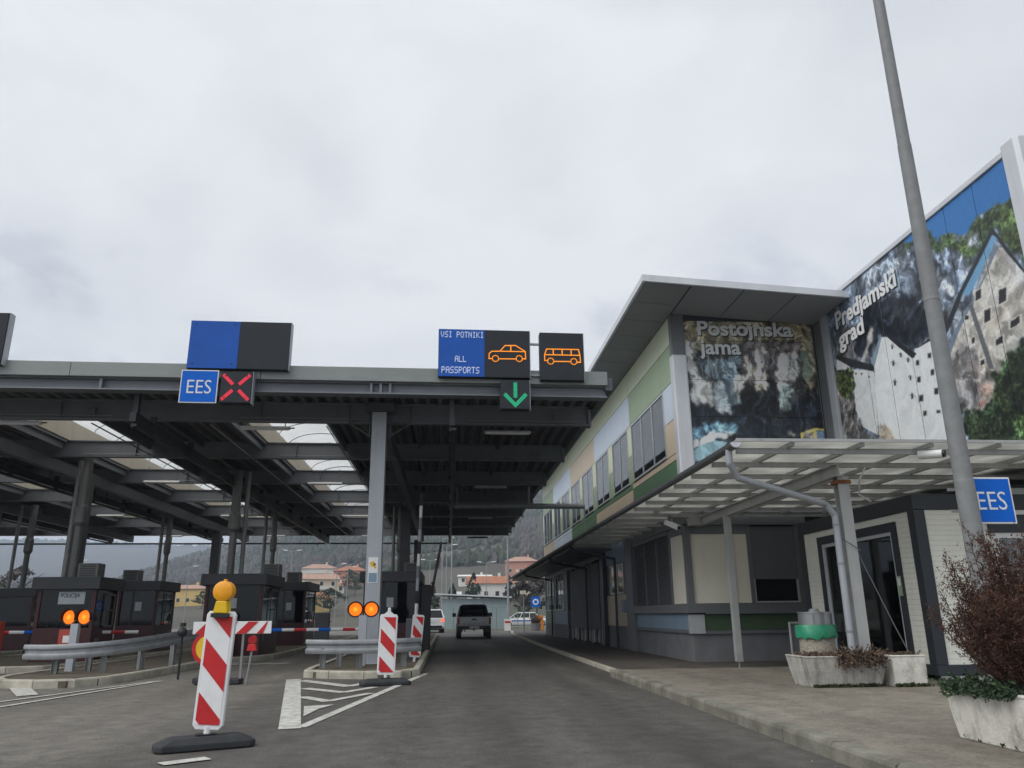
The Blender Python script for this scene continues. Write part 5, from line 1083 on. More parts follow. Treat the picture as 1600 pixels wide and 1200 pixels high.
for dx, dz, x, mt in ((.035, -.03, 9.962, 'container_dark'), (0, 0, 9.955, 'sign_white')):
    text('lettering', 'Predjamski', mt, wg, .62, face_x(x, 18.18 - dx, 8.22 + dz), bold=.018, width=2.82); text('lettering', 'grad', mt, wg, .62, face_x(x, 18.16 - dx, 7.68 + dz), bold=.018, width=1.24)
# ------------------------------------------------------------------ glazed porch roof
po = thing('porch_roof', 'long translucent porch roof on grey steel over the pavement', 'porch', (7, 15, .13))
GX = 4.27; ZR = 3.62; XE = 16.5
def zr(x): return ZR + .05
PY = [11.3 + 1.13 * k for k in range(8)]
for k, y in enumerate(PY): ibeam_x(MB(), GX + .06, XE, y, ZR - .105, ZR - .02, .045, .012).build('purlin', 'porch_steel', po)
y = PY[-1] + 1.13
while y < 55: B(GX + .06, FX - .06, y - .02, y + .02, ZR - .105, ZR - .02).build('purlin', 'porch_steel', po); y += 1.13
for x in (5.15, 6.25, 7.35, 8.45, 9.55, 10.65, 11.75): B(x - .03, x + .03, 11.12, 19.3, ZR - .018, ZR + .045).build('rafter', 'porch_steel', po)
xs = [GX - .02, 5.15, 6.25, 7.35, 8.45, 9.55, 10.65, 11.75, XE]
for a, b in zip(xs, xs[1:]):
    for y0, y1 in ((11.05, 13.8), (13.8, 16.55), (16.55, 19.3)): B(a + .008, b - .008, y0 + .004, y1 - .004, ZR + .05, ZR + .062).build('sheet', 'polycarb', po)
y = 19.3
while y < 27: B(GX - .02, FX - .065, y + .004, y + 2.2, ZR + .05, ZR + .062).build('sheet', 'polycarb', po); y += 2.21
B(GX - .02, FX - .065, y, 55.2, ZR + .03, ZR + .062).build('sheet', 'roof_membrane', po)
B(GX + .06, FX - .065, y + .2, 55.2, ZR - .17, ZR - .14).build('soffit', 'alu_dark', po)
B(GX - .02, XE, 11.03, 11.06, ZR + .03, ZR + .075).build('edge_trim', 'porch_steel', po)
ibeam_y(MB(), 6.25, 11.95, 19.35, ZR - .33, ZR - .122, .13, .02).build('main_beam', 'porch_steel', po)
B(5.98, 6.3, 19.0, 19.35, 3.3, ZR - .13).build('beam_seat', 'porch_steel', po)
g = MB(); arc = [(-.09 * math.cos(t), -.085 * math.sin(t)) for t in [math.pi * k / 8 for k in range(9)]]; prof = arc + [(u * .9, v * .9) for u, v in reversed(arc)]
g.prism([(GX - .05 + u, ZR + .0 + v) for u, v in prof], 'y', 11.0, 55.3); g.build('gutter', 'alu_dark', po, smooth=True)
g = MB(); g.prism([(GX - .05 + u * .88, ZR + v * .88) for u, v in arc], 'y', 10.985, 10.999); g.build('gutter_end', 'roof_edge', po)
# posts
b = MB(); b.box(6.25, 6.43, 12.02, 12.03 + .015, .13, 3.3); b.box(6.25, 6.43, 12.18, 12.195, .13, 3.3); b.box(6.33, 6.35, 12.046, 12.179, .13, 3.3); b.build('post', 'porch_steel', po)
B(6.22, 6.46, 12.0, 12.22, 3.18, 3.24).build('rusty_joint', 'rust', po)
b = MB(); b.box(6.13, 6.27, 17.05, 17.19, .2, 3.3); b.cyl((6.2, 17.12, .06), (6.2, 17.12, .21), .02, n=8); b.build('post', 'porch_steel', po, bevel=.006)
# downpipe
d = MB(); d.tube([(4.2, 11.25, 3.56), (4.2, 11.27, 3.36), (4.36, 11.4, 3.16), (5.96, 11.95, 2.84), (6.1, 11.97, 2.66), (6.1, 11.97, .3)], .052, 12); d.build('downpipe', 'steel_pale', po, smooth=True)
for z in (.9, 1.9, 2.5): q = MB(); q.cyl((6.1, 11.97, z), (6.1, 11.97, z + .03), .06, n=12); q.build('pipe_clip', 'galv_dark', po)
c = MB(); c.tube([(6.46, 12.1, 2.1), (6.6, 12.0, 1.6), (6.8, 11.9, .95), (6.95, 11.9, .6)], .008, 6); c.tube([(6.18, 12, 2.3), (6.3, 11.97, 2.22), (6.46, 12.0, 2.12)], .008, 6); c.build('loose_cable', 'alu_dark', po)
for yy in (27.5, 33.5, 45): q = MB(); q.tube([(GX - .03, yy, ZR - .1), (GX + .1, yy, ZR - .3), (FX - .12, yy + .2, ZR - .55), (FX - .12, yy + .2, .1)], .045, 8); q.build('downpipe', 'container_dark', po, smooth=True)
for yy in (36, 43, 50): B(5.0, 5.3, yy, yy + .15, ZR - .2, ZR - .171).build('soffit_light', 'sign_white', po)
# cameras
cm = thing('security_camera', 'white cylinder security camera under the front edge of the porch', 'camera', (7.2, 11.25, 3.5)); q = MB(); q.cyl((7.2, 11.26, 3.5), (7.42, 11.0, 3.47), .065, n=16); q.build('body', 'plastic_white', cm, smooth=True); q = MB(); q.cyl((7.42, 10.999, 3.47), (7.44, 10.975, 3.467), .055, n=16); q.build('lens', 'black', cm); q = MB(); q.tube([(6.9, 12.3, 3.5), (6.82, 12.4, 3.3), (6.95, 12.7, 3.1), (7.25, 12.9, 3.02)], .015, 6); q.build('cable', 'plastic_white', cm)
cm = thing('security_camera', 'box security camera pointing down the side of the porch', 'camera', (5.5, 18.8, 3.2)); m = Matrix.Translation((5.42, 18.9, 3.3)) @ Matrix.Rotation(R(40), 4, 'Z') @ Matrix.Rotation(R(25), 4, 'X'); q = MB(m); q.box(-.07, .07, -.25, .15, -.06, .06); q.build('body', 'plastic_white', cm, bevel=.01); q = MB(m); q.cyl((0, -.25, 0), (0, -.27, 0), .045, n=12); q.build('lens', 'black', cm); B(5.38, 5.44, 18.9, 18.96, 3.36, 3.52).build('bracket', 'alu_dark', cm)
# ------------------------------------------------------------------ container cabin under the porch
ct = thing('container_cabin', 'white clad cabin with dark frame and glass door under the porch', 'cabin', (10.8, 14.85, .13))
X0, X1, Y0, Y1, Z0, Z1 = 7.8, 13.6, 12.6, 17.1, .2, 3.1
for a, b in ((X0, Y0), (X1 - .2, Y0), (X0, Y1 - .2), (X1 - .2, Y1 - .2)): B(a, a + .2, b, b + .2, Z0 + .16, Z1 - .26).build('corner_post', 'container_dark', ct, bevel=.01)
for z0, z1 in ((Z0, Z0 + .159), (Z1 - .259, Z1)):
    B(X0, X1, Y0, Y0 + .12, z0, z1).build('rail', 'container_dark', ct, bevel=.01); B(X0, X1, Y1 - .12, Y1, z0, z1).build('rail', 'container_dark', ct); B(X0, X0 + .12, Y0 + .121, Y1 - .121, z0, z1).build('rail', 'container_dark', ct, bevel=.01); B(X1 - .12, X1, Y0 + .121, Y1 - .121, z0, z1).build('rail', 'container_dark', ct)
B(X0 + .15, X1 - .15, Y0 + .15, Y1 - .15, Z1 - .1, Z1 - .02).build('roof', 'container_dark', ct); B(X0 + .2, X1 - .2, Y0 + .2, Y1 - .2, Z0 + .02, Z0 + .1).build('floor', 'interior', ct)
def siding(ax, a, b, z0, z1, pos):
    m = MB(); h = .085; n = int((z1 - z0) / h)
    for k in range(n):
        za = z0 + k * (z1 - z0) / n; zb = z0 + (k + 1) * (z1 - z0) / n
        pr_ = [(0, za + .004), (0, zb - .006), (.01, zb), (.04, zb), (.04, za), (.01, za)]
        if ax == 'x': m.prism([(pos + o, z) for o, z in pr_], 'y', a, b)
        else: m.prism([(pos + o, z) for o, z in pr_], 'x', a, b)
    o = m.build('siding', 'siding', ct); o['kind'] = 'stuff'
DY0, DY1, DZ1 = 13.4, 16.1, 2.55
siding('x', Y0 + .2, DY0 - .16, Z0 + .16, Z1 - .26, X0 + .04); siding('x', DY1 + .16, Y1 - .2, Z0 + .16, Z1 - .26, X0 + .04); siding('x', DY0 - .16, DY1 + .16, DZ1 + .16, Z1 - .26, X0 + .04)
WX0, WX1 = 9.25, 11.2
siding('y', X0 + .2, WX0 - .1, Z0 + .16, Z1 - .26, Y0 + .04); siding('y', WX0 - .1, WX1 + .1, Z0 + .16, 1.1, Y0 + .04); siding('y', WX0 - .1, WX1 + .1, 2.45, Z1 - .26, Y0 + .04); siding('y', WX1 + .1, X1 - .2, Z0 + .16, Z1 - .26, Y0 + .04)
f = MB(); f.box(X0 + .01, X0 + .13, DY0 - .159, DY0, Z0 + .16, DZ1 + .159); f.box(X0 + .01, X0 + .13, DY1, DY1 + .159, Z0 + .16, DZ1 + .159); f.box(X0 + .01, X0 + .13, DY0, DY1, DZ1, DZ1 + .159); dr = f.build('door_frame', 'container_dark', ct)
f = MB(); w = .06
f.box(X0 + .03, X0 + .1, DY0 + .001, DY0 + w, Z0 + .16, DZ1 - .001); f.box(X0 + .03, X0 + .1, DY1 - w, DY1 - .001, Z0 + .16, DZ1 - .001); f.box(X0 + .03, X0 + .1, DY0 + w, DY1 - w, DZ1 - w, DZ1 - .001); f.box(X0 + .03, X0 + .1, 14.95, 15.02, Z0 + .16, DZ1 - w); f.build('door', 'roof_edge', ct)
B(X0 + .07, X0 + .075, DY0 + w, DY1 - w, Z0 + .16, DZ1 - w).build('door_glass', 'window_glass', ct); B(X0 + .5, X0 + .53, 13.2, 16.3, .3, 2.9).build('inner_screen', 'interior', ct)
q = B(X0 + .2, X0 + .21, 13.5, 14.6, 1.85, 2.3).build('door_reflection_panel', 'curtain', ct)  # pale panel behind the glass, coloured to stand in for a reflection
B(X0 - .002, X0 + .009, 13.28, 13.38, 1.45, 1.78).build('exit_label', 'f_green', ct); B(X0 - .005, X0 - .003, 13.29, 13.37, 1.62, 1.75).build('exit_label_print', 'sign_white', ct)
f = MB(); f.box(WX0 - .1, WX1 + .1, Y0 + .01, Y0 + .1, 2.36, 2.45); f.box(WX0 - .1, WX1 + .1, Y0 + .01, Y0 + .1, 1.1, 1.19); f.box(WX0 - .1, WX0, Y0 + .01, Y0 + .1, 1.19, 2.36); f.box(WX1, WX1 + .1, Y0 + .01, Y0 + .1, 1.19, 2.36); wi = f.build('window', 'sign_white', ct); B(WX0, WX1, Y0 + .06, Y0 + .065, 1.19, 2.36).build('pane', 'window_glass', wi); B(WX0 - .16, WX1 + .16, Y0 - .02, Y0 + .03, 2.451, 2.75).build('shutter_box', 'container_dark', ct)
B(X0 + .3, X1 - .3, Y0 + .3, Y0 + .33, .3, 2.9).build('inner_screen', 'interior', ct)
for a, b in ((X0 + .3, Y0 + .3), (X0 + .3, Y1 - .5), (X1 - .5, Y0 + .3), (X1 - .5, Y1 - .5), (10.5, 13)): B(a, a + .3, b, b + .3, .13, .199).build('foot_block', 'kerb', ct)
B(X0 + .02, X0 + .9, Y0 - .25, Y0 - .02, .131, .2).build('step', 'aluminium', ct)
B(9.9, 10.5, 13.2, 13.8, 3.101, 3.3).build('roof_unit', 'plastic_white', ct)
# ------------------------------------------------------------------ lighting mast with EES sign
ms = thing('lighting_mast', 'tall galvanised lighting mast rising past the castle photo', 'lamp post', (7.05, 10.1, .13))
for z0, z1, r0, r1 in ((.13, 2.9, .132, .126), (2.9, 5.6, .12, .11), (5.6, 8.2, .108, .099), (8.2, 15, .092, .072)):
    q = MB(); q.cyl((7.05, 10.1, z0), (7.05, 10.1, z1), r0, r1, n=24); q.build('mast_section', 'mast', ms, smooth=True)
    if z0 > 1: q = MB(); q.cyl((7.05, 10.1, z0 - .03), (7.05, 10.1, z0 + .02), r0 * 1.06, r0 * 1.0, n=24); q.build('joint_ring', 'mast', ms, smooth=True)
q = MB(); q.tube([(7.05, 10.1, 15), (7.05, 9.6, 15.4), (7.05, 8.6, 15.5)], .06); q.build('arm', 'galv', ms); B(6.85, 7.25, 8.0, 8.7, 15.42, 15.58).build('lamp_head', 'galv', ms)
q = MB(); q.cyl((7.05, 10.1, .13), (7.05, 10.1, .16), .28, n=20); q.build('base_plate', 'galv', ms)
t = ees('ees_sign', 'blue EES sign behind the lighting mast at the right edge', 7.2, 7.86, 2.34, 2.99, 10.29)
q = MB(); q.box(6.95, 7.2, 10.316, 10.34, 2.5, 2.54); q.box(6.95, 7.2, 10.316, 10.34, 2.8, 2.84); q.build('clamp', 'galv', t)
# ------------------------------------------------------------------ planters, bin
def trough(label, x0, x1, y0, y1, z0, z1, tp, mat, wall=.06, rim=.03):
    t = thing('planter', label, 'planter', ((x0 + x1) / 2, (y0 + y1) / 2, z0), 'concrete planters on the pavement')
    b = MB(); o = lambda e, z: [(x0 + e, y0 + e, z), (x1 - e, y0 + e, z), (x1 - e, y1 - e, z), (x0 + e, y1 - e, z)]
    b.loft([o(tp, z0), o(tp * .45, z0 + (z1 - z0) * .5), o(.012, z1 - rim), o(0, z1 - rim * .5), o(.008, z1), o(wall, z1), o(wall, z1 - .1)]); b.build('tub', mat, t, bevel=.012)
    B(x0 + wall, x1 - wall, y0 + wall, y1 - wall, z1 - .12, z1 - .03).build('soil', 'soil', t)
    return t
p1 = trough('stained grey planter with dry plants beside the green litter bin', 5.26, 6.5, 11.72, 12.5, .131, .57, .09, 'concrete_stained')
p2 = trough('small white planter right of the stained planter', 6.56, 7.1, 11.72, 12.3, .131, .57, .02, 'concrete_white')
p3 = trough('large white weathered planter with dead conifer at the right edge', 4.43, 5.35, 4.9, 7.13, .131, .56, .055, 'concrete_white')
def tuft(parent, name, mat, x0, x1, y0, y1, z, n, l0, l1, droop=.0, lw=.008, seed=1, lean=None):
    rn = random.Random(seed); b = MB()
    for _ in range(n):
        x = rn.uniform(x0, x1); y = rn.uniform(y0, y1); l = rn.uniform(l0, l1); a = rn.uniform(0, 6.28); s = rn.uniform(.2, .9)
        dx, dy, dz = math.cos(a) * s, math.sin(a) * s, 1 - droop * rn.random()
        if lean: dx += lean[0]; dy += lean[1]; dz += lean[2] * rn.random()
        p = Vector((x, y, z)); d = Vector((dx, dy, dz)).normalized(); pr_ = d.cross(Vector((rn.uniform(-1, 1), rn.uniform(-1, 1), .3))).normalized() * lw
        q = p + d * l * .6; e = q + (d + Vector((0, 0, -droop * .8))).normalized() * l * .4
        b.add([p - pr_, p + pr_, q + pr_ * .7, q - pr_ * .7, e], [(0, 1, 2, 3), (3, 2, 4)])
        for _k in range(3):
            c = p + (e - p) * rn.uniform(.3, 1) ; w = Vector((rn.uniform(-1, 1), rn.uniform(-1, 1), rn.uniform(-1, 1))).normalized() * lw * 2.2; h = Vector((rn.uniform(-1, 1), rn.uniform(-1, 1), rn.uniform(-1, 1))).normalized() * lw * 3
            b.add([c - w, c + h, c + w, c - h], [(0, 1, 2, 3)])
    o = b.build(name, mat, parent, fix=False); o['kind'] = 'stuff'; return o
tuft(p1, 'dry_plants', 'dry_plant', 5.35, 6.45, 11.78, 12.42, .53, 700, .04, .11, .6, seed=2); tuft(p1, 'trailing_plants', 'dry_plant', 5.75, 6.4, 11.71, 11.75, .56, 500, .08, .24, .2, seed=3, lean=(0, -.6, -1.9)); tuft(p2, 'dry_plants', 'dry_plant', 6.6, 7.05, 11.8, 12.2, .53, 250, .04, .1, .6, seed=4)
tuft(p1, 'moss', 'moss', 5.36, 6.4, 11.79, 11.81, .14, 200, .02, .05, .9, .012, seed=5); tuft(p2, 'moss', 'moss', 6.6, 7.08, 11.7, 11.74, .135, 160, .02, .05, .9, .012, seed=6)
tuft(p3, 'trailing_juniper', 'juniper', 4.42, 4.7, 6.2, 7.05, .54, 620, .07, .2, .4, seed=7, lean=(-.7, 0, -.9)); tuft(p3, 'ground_cover', 'juniper', 4.55, 5.25, 5.0, 7.05, .53, 700, .05, .12, .6, seed=8); tuft(p3, 'moss', 'moss', 4.5, 4.54, 5.4, 7.0, .14, 120, .02, .05, .9, .012, seed=9)
# dead conifer
def conifer(label, cx, cy, z0, h, rx, ry, seed=5):
    t = thing('dead_conifer', label, 'shrub', (cx, cy, z0)); rn = random.Random(seed); st = MB(); tw = MB(); lf = [MB(), MB()]
    plumes = []
    for k in range(17): a = k * 2.4 + rn.uniform(-.3, .3); s = math.sqrt((k + .6) / 17); plumes.append((a, s, (1.04 - .40 * s * s) * rn.uniform(.78, 1.08)))
    for i in range(255):
        a, s, hh = plumes[i % 17]; f = rn.random() ** .6; jr = .115 * (1.15 - .6 * f)
        tip = Vector((cx + rx * s * math.cos(a) * (.75 + .25 * f) + rn.gauss(0, jr), cy + ry * s * math.sin(a) * (.75 + .25 * f) + rn.gauss(0, jr), z0 + h * hh * (.42 + .58 * f)))
        root = Vector((cx + rn.uniform(-.12, .12), cy + rn.uniform(-.2, .2), z0 - .02)); mid = root + (tip - root) * .5 + Vector(((tip.x - cx) * .32, (tip.y - cy) * .32, -h * .06))
        pts = [root * (1 - u) ** 2 + mid * 2 * u * (1 - u) + tip * u * u for u in [k / 7 for k in range(8)]]
        for k in range(7): st.cyl(pts[k], pts[k + 1], .011 * (1 - k / 8.5), .011 * (1 - (k + 1) / 8.5), n=4, caps=False)
        for _ in range(52):
            u = rn.uniform(.12, 1); k = min(6, int(u * 7)); p = pts[k] + (pts[k + 1] - pts[k]) * (u * 7 - k); d = Vector((rn.gauss(0, .6) + (p.x - cx) * .9, rn.gauss(0, .6) + (p.y - cy) * .9, rn.uniform(.2, 1.2))).normalized(); l = rn.uniform(.05, .17); q = p + d * l
            w = d.cross(Vector((0, 0, 1))).normalized() * .003; tw.add([p - w, p + w, q], [(0, 1, 2)])
            for _k in range(10):
                c = p + d * l * rn.uniform(.25, 1.05) + Vector((rn.gauss(0, .012), rn.gauss(0, .012), rn.gauss(0, .012))); g = Vector((rn.gauss(0, 1), rn.gauss(0, 1), rn.gauss(.6, 1))).normalized() * rn.uniform(.008, .021); s2 = g.cross(Vector((rn.gauss(0, 1), rn.gauss(0, 1), rn.gauss(0, 1)))).normalized() * rn.uniform(.0025, .006)
                lf[rn.random() < .22].add([c - g, c + s2, c + g, c - s2], [(0, 1, 2, 3)])
    st.build('stems', 'dry_twig', t, fix=False); o = tw.build('twigs', 'dry_twig', t, fix=False); o['kind'] = 'stuff'
    for m, mt in zip(lf, ('dead_leaf', 'dead_leaf_b')): o = m.build('dead_needles', mt, t, fix=False); o['kind'] = 'stuff'
conifer('reddish brown dead conifer in the big white planter at the right edge', 4.8, 6.35, .55, 1.26, .66, .72)
# litter bin
bn = thing('litter_bin', 'pebble concrete litter bin with green bag and steel ring', 'bin', (5.98, 12.85, .13))
q = MB(); q.cyl((5.98, 12.85, .13), (5.98, 12.85, .9), .29, .27, n=28); q.build('body', 'pebble', bn, smooth=True)
rings = []; rn = random.Random(3)
for z, r in ((.80, .315), (.84, .325), (.9, .315), (.97, .31), (1.0, .30)): rings.append([(5.98 + (r + .012 * math.sin(k * 1.3 + z * 20)) * math.cos(2 * math.pi * k / 36), 12.85 + (r + .012 * math.sin(k * 1.3 + z * 20)) * math.sin(2 * math.pi * k / 36), z + (rn.uniform(-.035, .02) if z < .83 else 0)) for k in range(36)])
q = MB(); q.loft(rings, caps=False); q.build('bag', 'bag_green', bn, smooth=True, fix=False)
q = MB(); q.cyl((5.98, 12.85, .99), (5.98, 12.85, 1.18), .255, n=28); q.cyl((5.98, 12.85, 1.18), (5.98, 12.85, 1.2), .27, n=28); q.cyl((5.98, 12.85, 1.2), (5.98, 12.85, 1.25), .1, .06, n=16); q.build('ring', 'rim', bn, smooth=True)
q = MB()
for a in (0, 2.1, 4.2): q.cyl((5.98 + .29 * math.cos(a), 12.85 + .29 * math.sin(a), .95), (5.98 + .29 * math.cos(a), 12.85 + .29 * math.sin(a), 1.17), .012, n=6)
q.build('bracket', 'galv_dark', bn)
fr = thing('metal_frame', 'low grey metal frame standing left of the litter bin', 'frame', (7.27, 16.55, .066)); q = MB(); q.tube([(7.12, 16.5, .066), (7.12, 16.5, .98), (7.42, 16.6, .98), (7.42, 16.6, .066)], .025, 8); q.build('tube_frame', 'porch_steel', fr); B(7.17, 7.37, 16.54, 16.56, .4, .93).build('panel', 'alu_dark', fr)
# ------------------------------------------------------------------ vehicles (local: rear bumper at y=0, heading +y)
def wheel(t, x, y, r, w):
    q = MB(); s = 1 if x > 0 else -1; q.cyl((x - w / 2, y, r), (x + w / 2, y, r), r, n=20); wh = q.build('wheel', 'tyre', t, bevel=.02)
    q = MB(); q.cyl((x + s * w / 2, y, r), (x + s * (w / 2 + .012), y, r), r * .64, r * .55, n=14); q.build('rim', 'rim', wh)
def ring(hw, zb, zt, y, c=.07): return [(-hw + c, y, zb), (-hw, y, zb + c * 1.6), (-hw, y, zt - c * 1.5), (-hw + c * .8, y, zt), (hw - c * .8, y, zt), (hw, y, zt - c * 1.5), (hw, y, zb + c * 1.6), (hw - c, y, zb)]
def car(label, cat, mat, loc, rz, kind='hatch', stripe=None, lit=False, name='parked_car', group=None, lightbar=False):
    t = thing(name, label, cat, (0, 0, 0), group)
    if kind == 'suv': L, hw, belt, top, r, ga, gb, ra, rb = 4.6, .92, 1.06, 1.68, .36, .12, 3.2, .38, 2.75
    else: L, hw, belt, top, r, ga, gb, ra, rb = 4.35, .88, .93, 1.47, .32, .18, 3.35, .62, 2.55
    q = MB(); zb = .26 if kind == 'suv' else .2
    q.loft([ring(hw * .9, zb + .12, belt - .04, .0), ring(hw * .98, zb + .02, belt + .0, .12), ring(hw, zb, belt, .6), ring(hw, zb, belt, L * .62), ring(hw * .99, zb, belt - .06, L * .76), ring(hw * .95, zb + .02, belt - .18, L * .94), ring(hw * .82, zb + .1, belt - .3, L)])
    q.build('body', mat, t, smooth=True)
    a, b = hw - .07, hw - .24
    g = MB(); g.add([(-a, ga, belt - .01), (a, ga, belt - .01), (a, gb, belt - .03), (-a, gb, belt - .03), (-b, ra, top - .05), (b, ra, top - .05), (b, rb, top - .05), (-b, rb, top - .05)], [(0, 1, 5, 4), (1, 2, 6, 5), (2, 3, 7, 6), (3, 0, 4, 7)]); g.build('windows', 'car_glass', t)
    B(-a + .1, a - .1, ga + .35, gb - .5, .5, belt + .1).build('interior', 'interior', t)
    q = MB(); q.loft([[(-b - .01, ra - .03, top - .06), (b + .01, ra - .03, top - .06), (b + .01, rb + .05, top - .06), (-b - .01, rb + .05, top - .06)], [(-b + .08, ra + .08, top), (b - .08, ra + .08, top), (b - .08, rb - .12, top), (-b + .08, rb - .12, top)]]); q.build('roof', mat, t, smooth=True)
    for s in (-1, 1):
        q = MB()
        for (y0, y1, w) in ((ga, ra, .07), (1.25, 1.2, .06), (2.25, 2.0, .05), (gb, rb, .06)): q.cyl((s * (a + .004), y0, belt - .02), (s * (b + .006), y1, top - .05), w * .7, w * .6, n=6)
        q.build('pillar', mat, t)
        for yy in (L * .19, L * .79): wheel(t, s * (hw - .1), yy, r, .2)
        B(s * (hw - .28), s * (hw - .03), -.012, .1, belt - .26, belt - .08).build('tail_light', 'tail_lit' if lit else 'tail_red', t, bevel=.02)
        B(s * (hw - .38), s * (hw - .1), L - .12, L - .02, belt - .42, belt - .3).build('headlight', 'sign_white', t, bevel=.02)
        q = MB(); q.box(s * (hw + .0), s * (hw + .17), gb - .55, gb - .45, belt, belt + .13); q.build('mirror', mat, t, bevel=.02)
        if stripe: B(s * (hw + .003), s * (hw + .009), .5, L * .72, belt - .38, belt - .24).build('stripe', stripe, t)
    B(-.26, .26, -.02, -.004, belt - .3, belt - .19).build('number_plate', 'sign_white', t); B(-hw * .8, hw * .8, -.03, .12, zb + .08, zb + .26).build('bumper', 'car_black', t, bevel=.03)
    B(-hw * .92, hw * .92, .1, L - .15, zb - .06, zb + .02).build('underbody', 'car_black', t)
    if lightbar: B(-.45, .45, 1.5, 1.72, top + .002, top + .1).build('light_bar', 'car_blue', t, bevel=.02)
    t.location = loc; t.rotation_euler = (0, 0, rz); return t
def pickup(label, loc, rz):
    t = thing('pickup_truck', label, 'pickup', (0, 0, 0)); hw = .93
    B(-hw + .03, hw - .03, .08, 5.15, .48, .66).build('chassis', 'car_black', t)
    q = MB(); q.loft([ring(hw - .02, .6, 1.14, y_, .05) for y_ in (.12, 1.65)]); q.build('load_bed', 'car_silver', t, smooth=True)
    B(-hw + .1, hw - .1, .075, .118, .68, 1.12).build('tailgate', 'car_silver', t, bevel=.015); B(-.14, .14, .06, .074, .96, 1.04).build('tailgate_handle', 'car_black', t); B(-hw + .02, hw - .02, .1, 1.66, 1.141, 1.19).build('bed_cover', 'car_black', t, bevel=.02)
    for k in range(5): B(-.6 + k * .26, -.46 + k * .26, .064, .0745, .74, .82).build('lettering_block', 'galv', t)
    q = MB(); q.loft([ring(hw, .5, 1.12, y_, .06) for y_ in (1.68, 3.7)] + [ring(hw * .98, .5, 1.08, 4.3), ring(hw * .95, .52, 1.0, 4.95), ring(hw * .85, .56, .92, 5.25)]); q.build('body', 'car_silver', t, smooth=True)
    a, b = hw - .08, hw - .25
    g = MB(); g.add([(-a, 1.7, 1.11), (a, 1.7, 1.11), (a, 4.05, 1.1), (-a, 4.05, 1.1), (-b, 1.95, 1.74), (b, 1.95, 1.74), (b, 3.25, 1.74), (-b, 3.25, 1.74)], [(0, 1, 5, 4), (1, 2, 6, 5), (2, 3, 7, 6), (3, 0, 4, 7)]); g.build('windows', 'car_glass', t)
    B(-a + .12, a - .12, 2.1, 3.4, .7, 1.3).build('seats', 'interior', t)
    q = MB(); q.loft([[(-b - .02, 1.9, 1.73), (b + .02, 1.9, 1.73), (b + .02, 3.3, 1.73), (-b - .02, 3.3, 1.73)], [(-b + .08, 2.0, 1.81), (b - .08, 2.0, 1.81), (b - .08, 3.1, 1.81), (-b + .08, 3.1, 1.81)]]); q.build('roof', 'car_black', t, smooth=True)
    for s in (-1, 1):
        q = MB()
        for y0, y1 in ((1.72, 1.95), (2.75, 2.7), (4.02, 3.25)): q.cyl((s * (a + .004), y0, 1.1), (s * (b + .006), y1, 1.75), .06, n=6)
        q.build('pillar', 'car_black', t)
        for yy in (1.0, 4.35): wheel(t, s * (hw - .12), yy, .39, .26)
        B(s * (hw - .13), s * (hw - .015), .06, .12, .74, 1.08).build('tail_light', 'tail_red', t, bevel=.015)
        B(s * (hw + .02), s * (hw + .24), 3.62, 3.74, 1.14, 1.36).build('mirror', 'car_black', t, bevel=.03)
        q = MB(); q.tube([(s * (b - .03), 2.0, 1.85), (s * (b - .03), 3.1, 1.85)], .018, 6); q.build('roof_rail', 'car_black', t)
        B(s * .62, s * .9, .36, .4, .34, .62).build('mud_flap', 'car_black', t)
    B(-hw + .06, hw - .06, -.06, .07, .5, .66).build('bumper', 'car_black', t, bevel=.03); B(-.27, .27, -.075, -.061, .53, .64).build('number_plate', 'sign_white', t); q = MB(); q.cyl((0, -.12, .45), (0, .3, .45), .04, n=8); q.build('tow_bar', 'car_black', t); q = MB(); q.cyl((-.5, -.02, .4), (-.5, .8, .42), .04, n=10); q.build('exhaust', 'galv_dark', t)
    t.location = loc; t.rotation_euler = (0, 0, rz)
pickup('silver pickup truck with dark rear window driving away in the open lane', (1.42, 44.0, 0), 0)
car('white SUV with lit tail lamp beyond the right booth', 'car', 'car_white', (-1.15, 60.5, 0), R(4), 'suv', lit=True, name='moving_car')
car('white police car with blue stripe parked right of the pickup', 'police car', 'car_white', (9.9, 86, 0), R(84), 'hatch', 'car_blue', group='parked police cars', lightbar=True)
car('white police car half hidden behind the pickup on its left', 'police car', 'car_white', (1.6, 88, 0), R(86), 'hatch', 'car_blue', group='parked police cars', lightbar=True)
car('white police car behind the plant tub near the building', 'police car', 'car_white', (14.0, 90, 0), R(82), 'hatch', 'car_blue', group='parked police cars', lightbar=True)
car('white car seen between the middle booth and the pale column', 'car', 'car_white', (-15.3, 74 + 8, 0), R(70), 'hatch', name='parked_car')
car('white car with red lamp beyond the narrow middle booth', 'car', 'car_white', (-11.6, 60, 0), R(8), 'suv', lit=True, name='moving_car')
car('silver car parked beyond the barrier, left of the twin amber lamps', 'car', 'car_silver', (-12.4, 84, 0), R(60), 'hatch', name='parked_car')
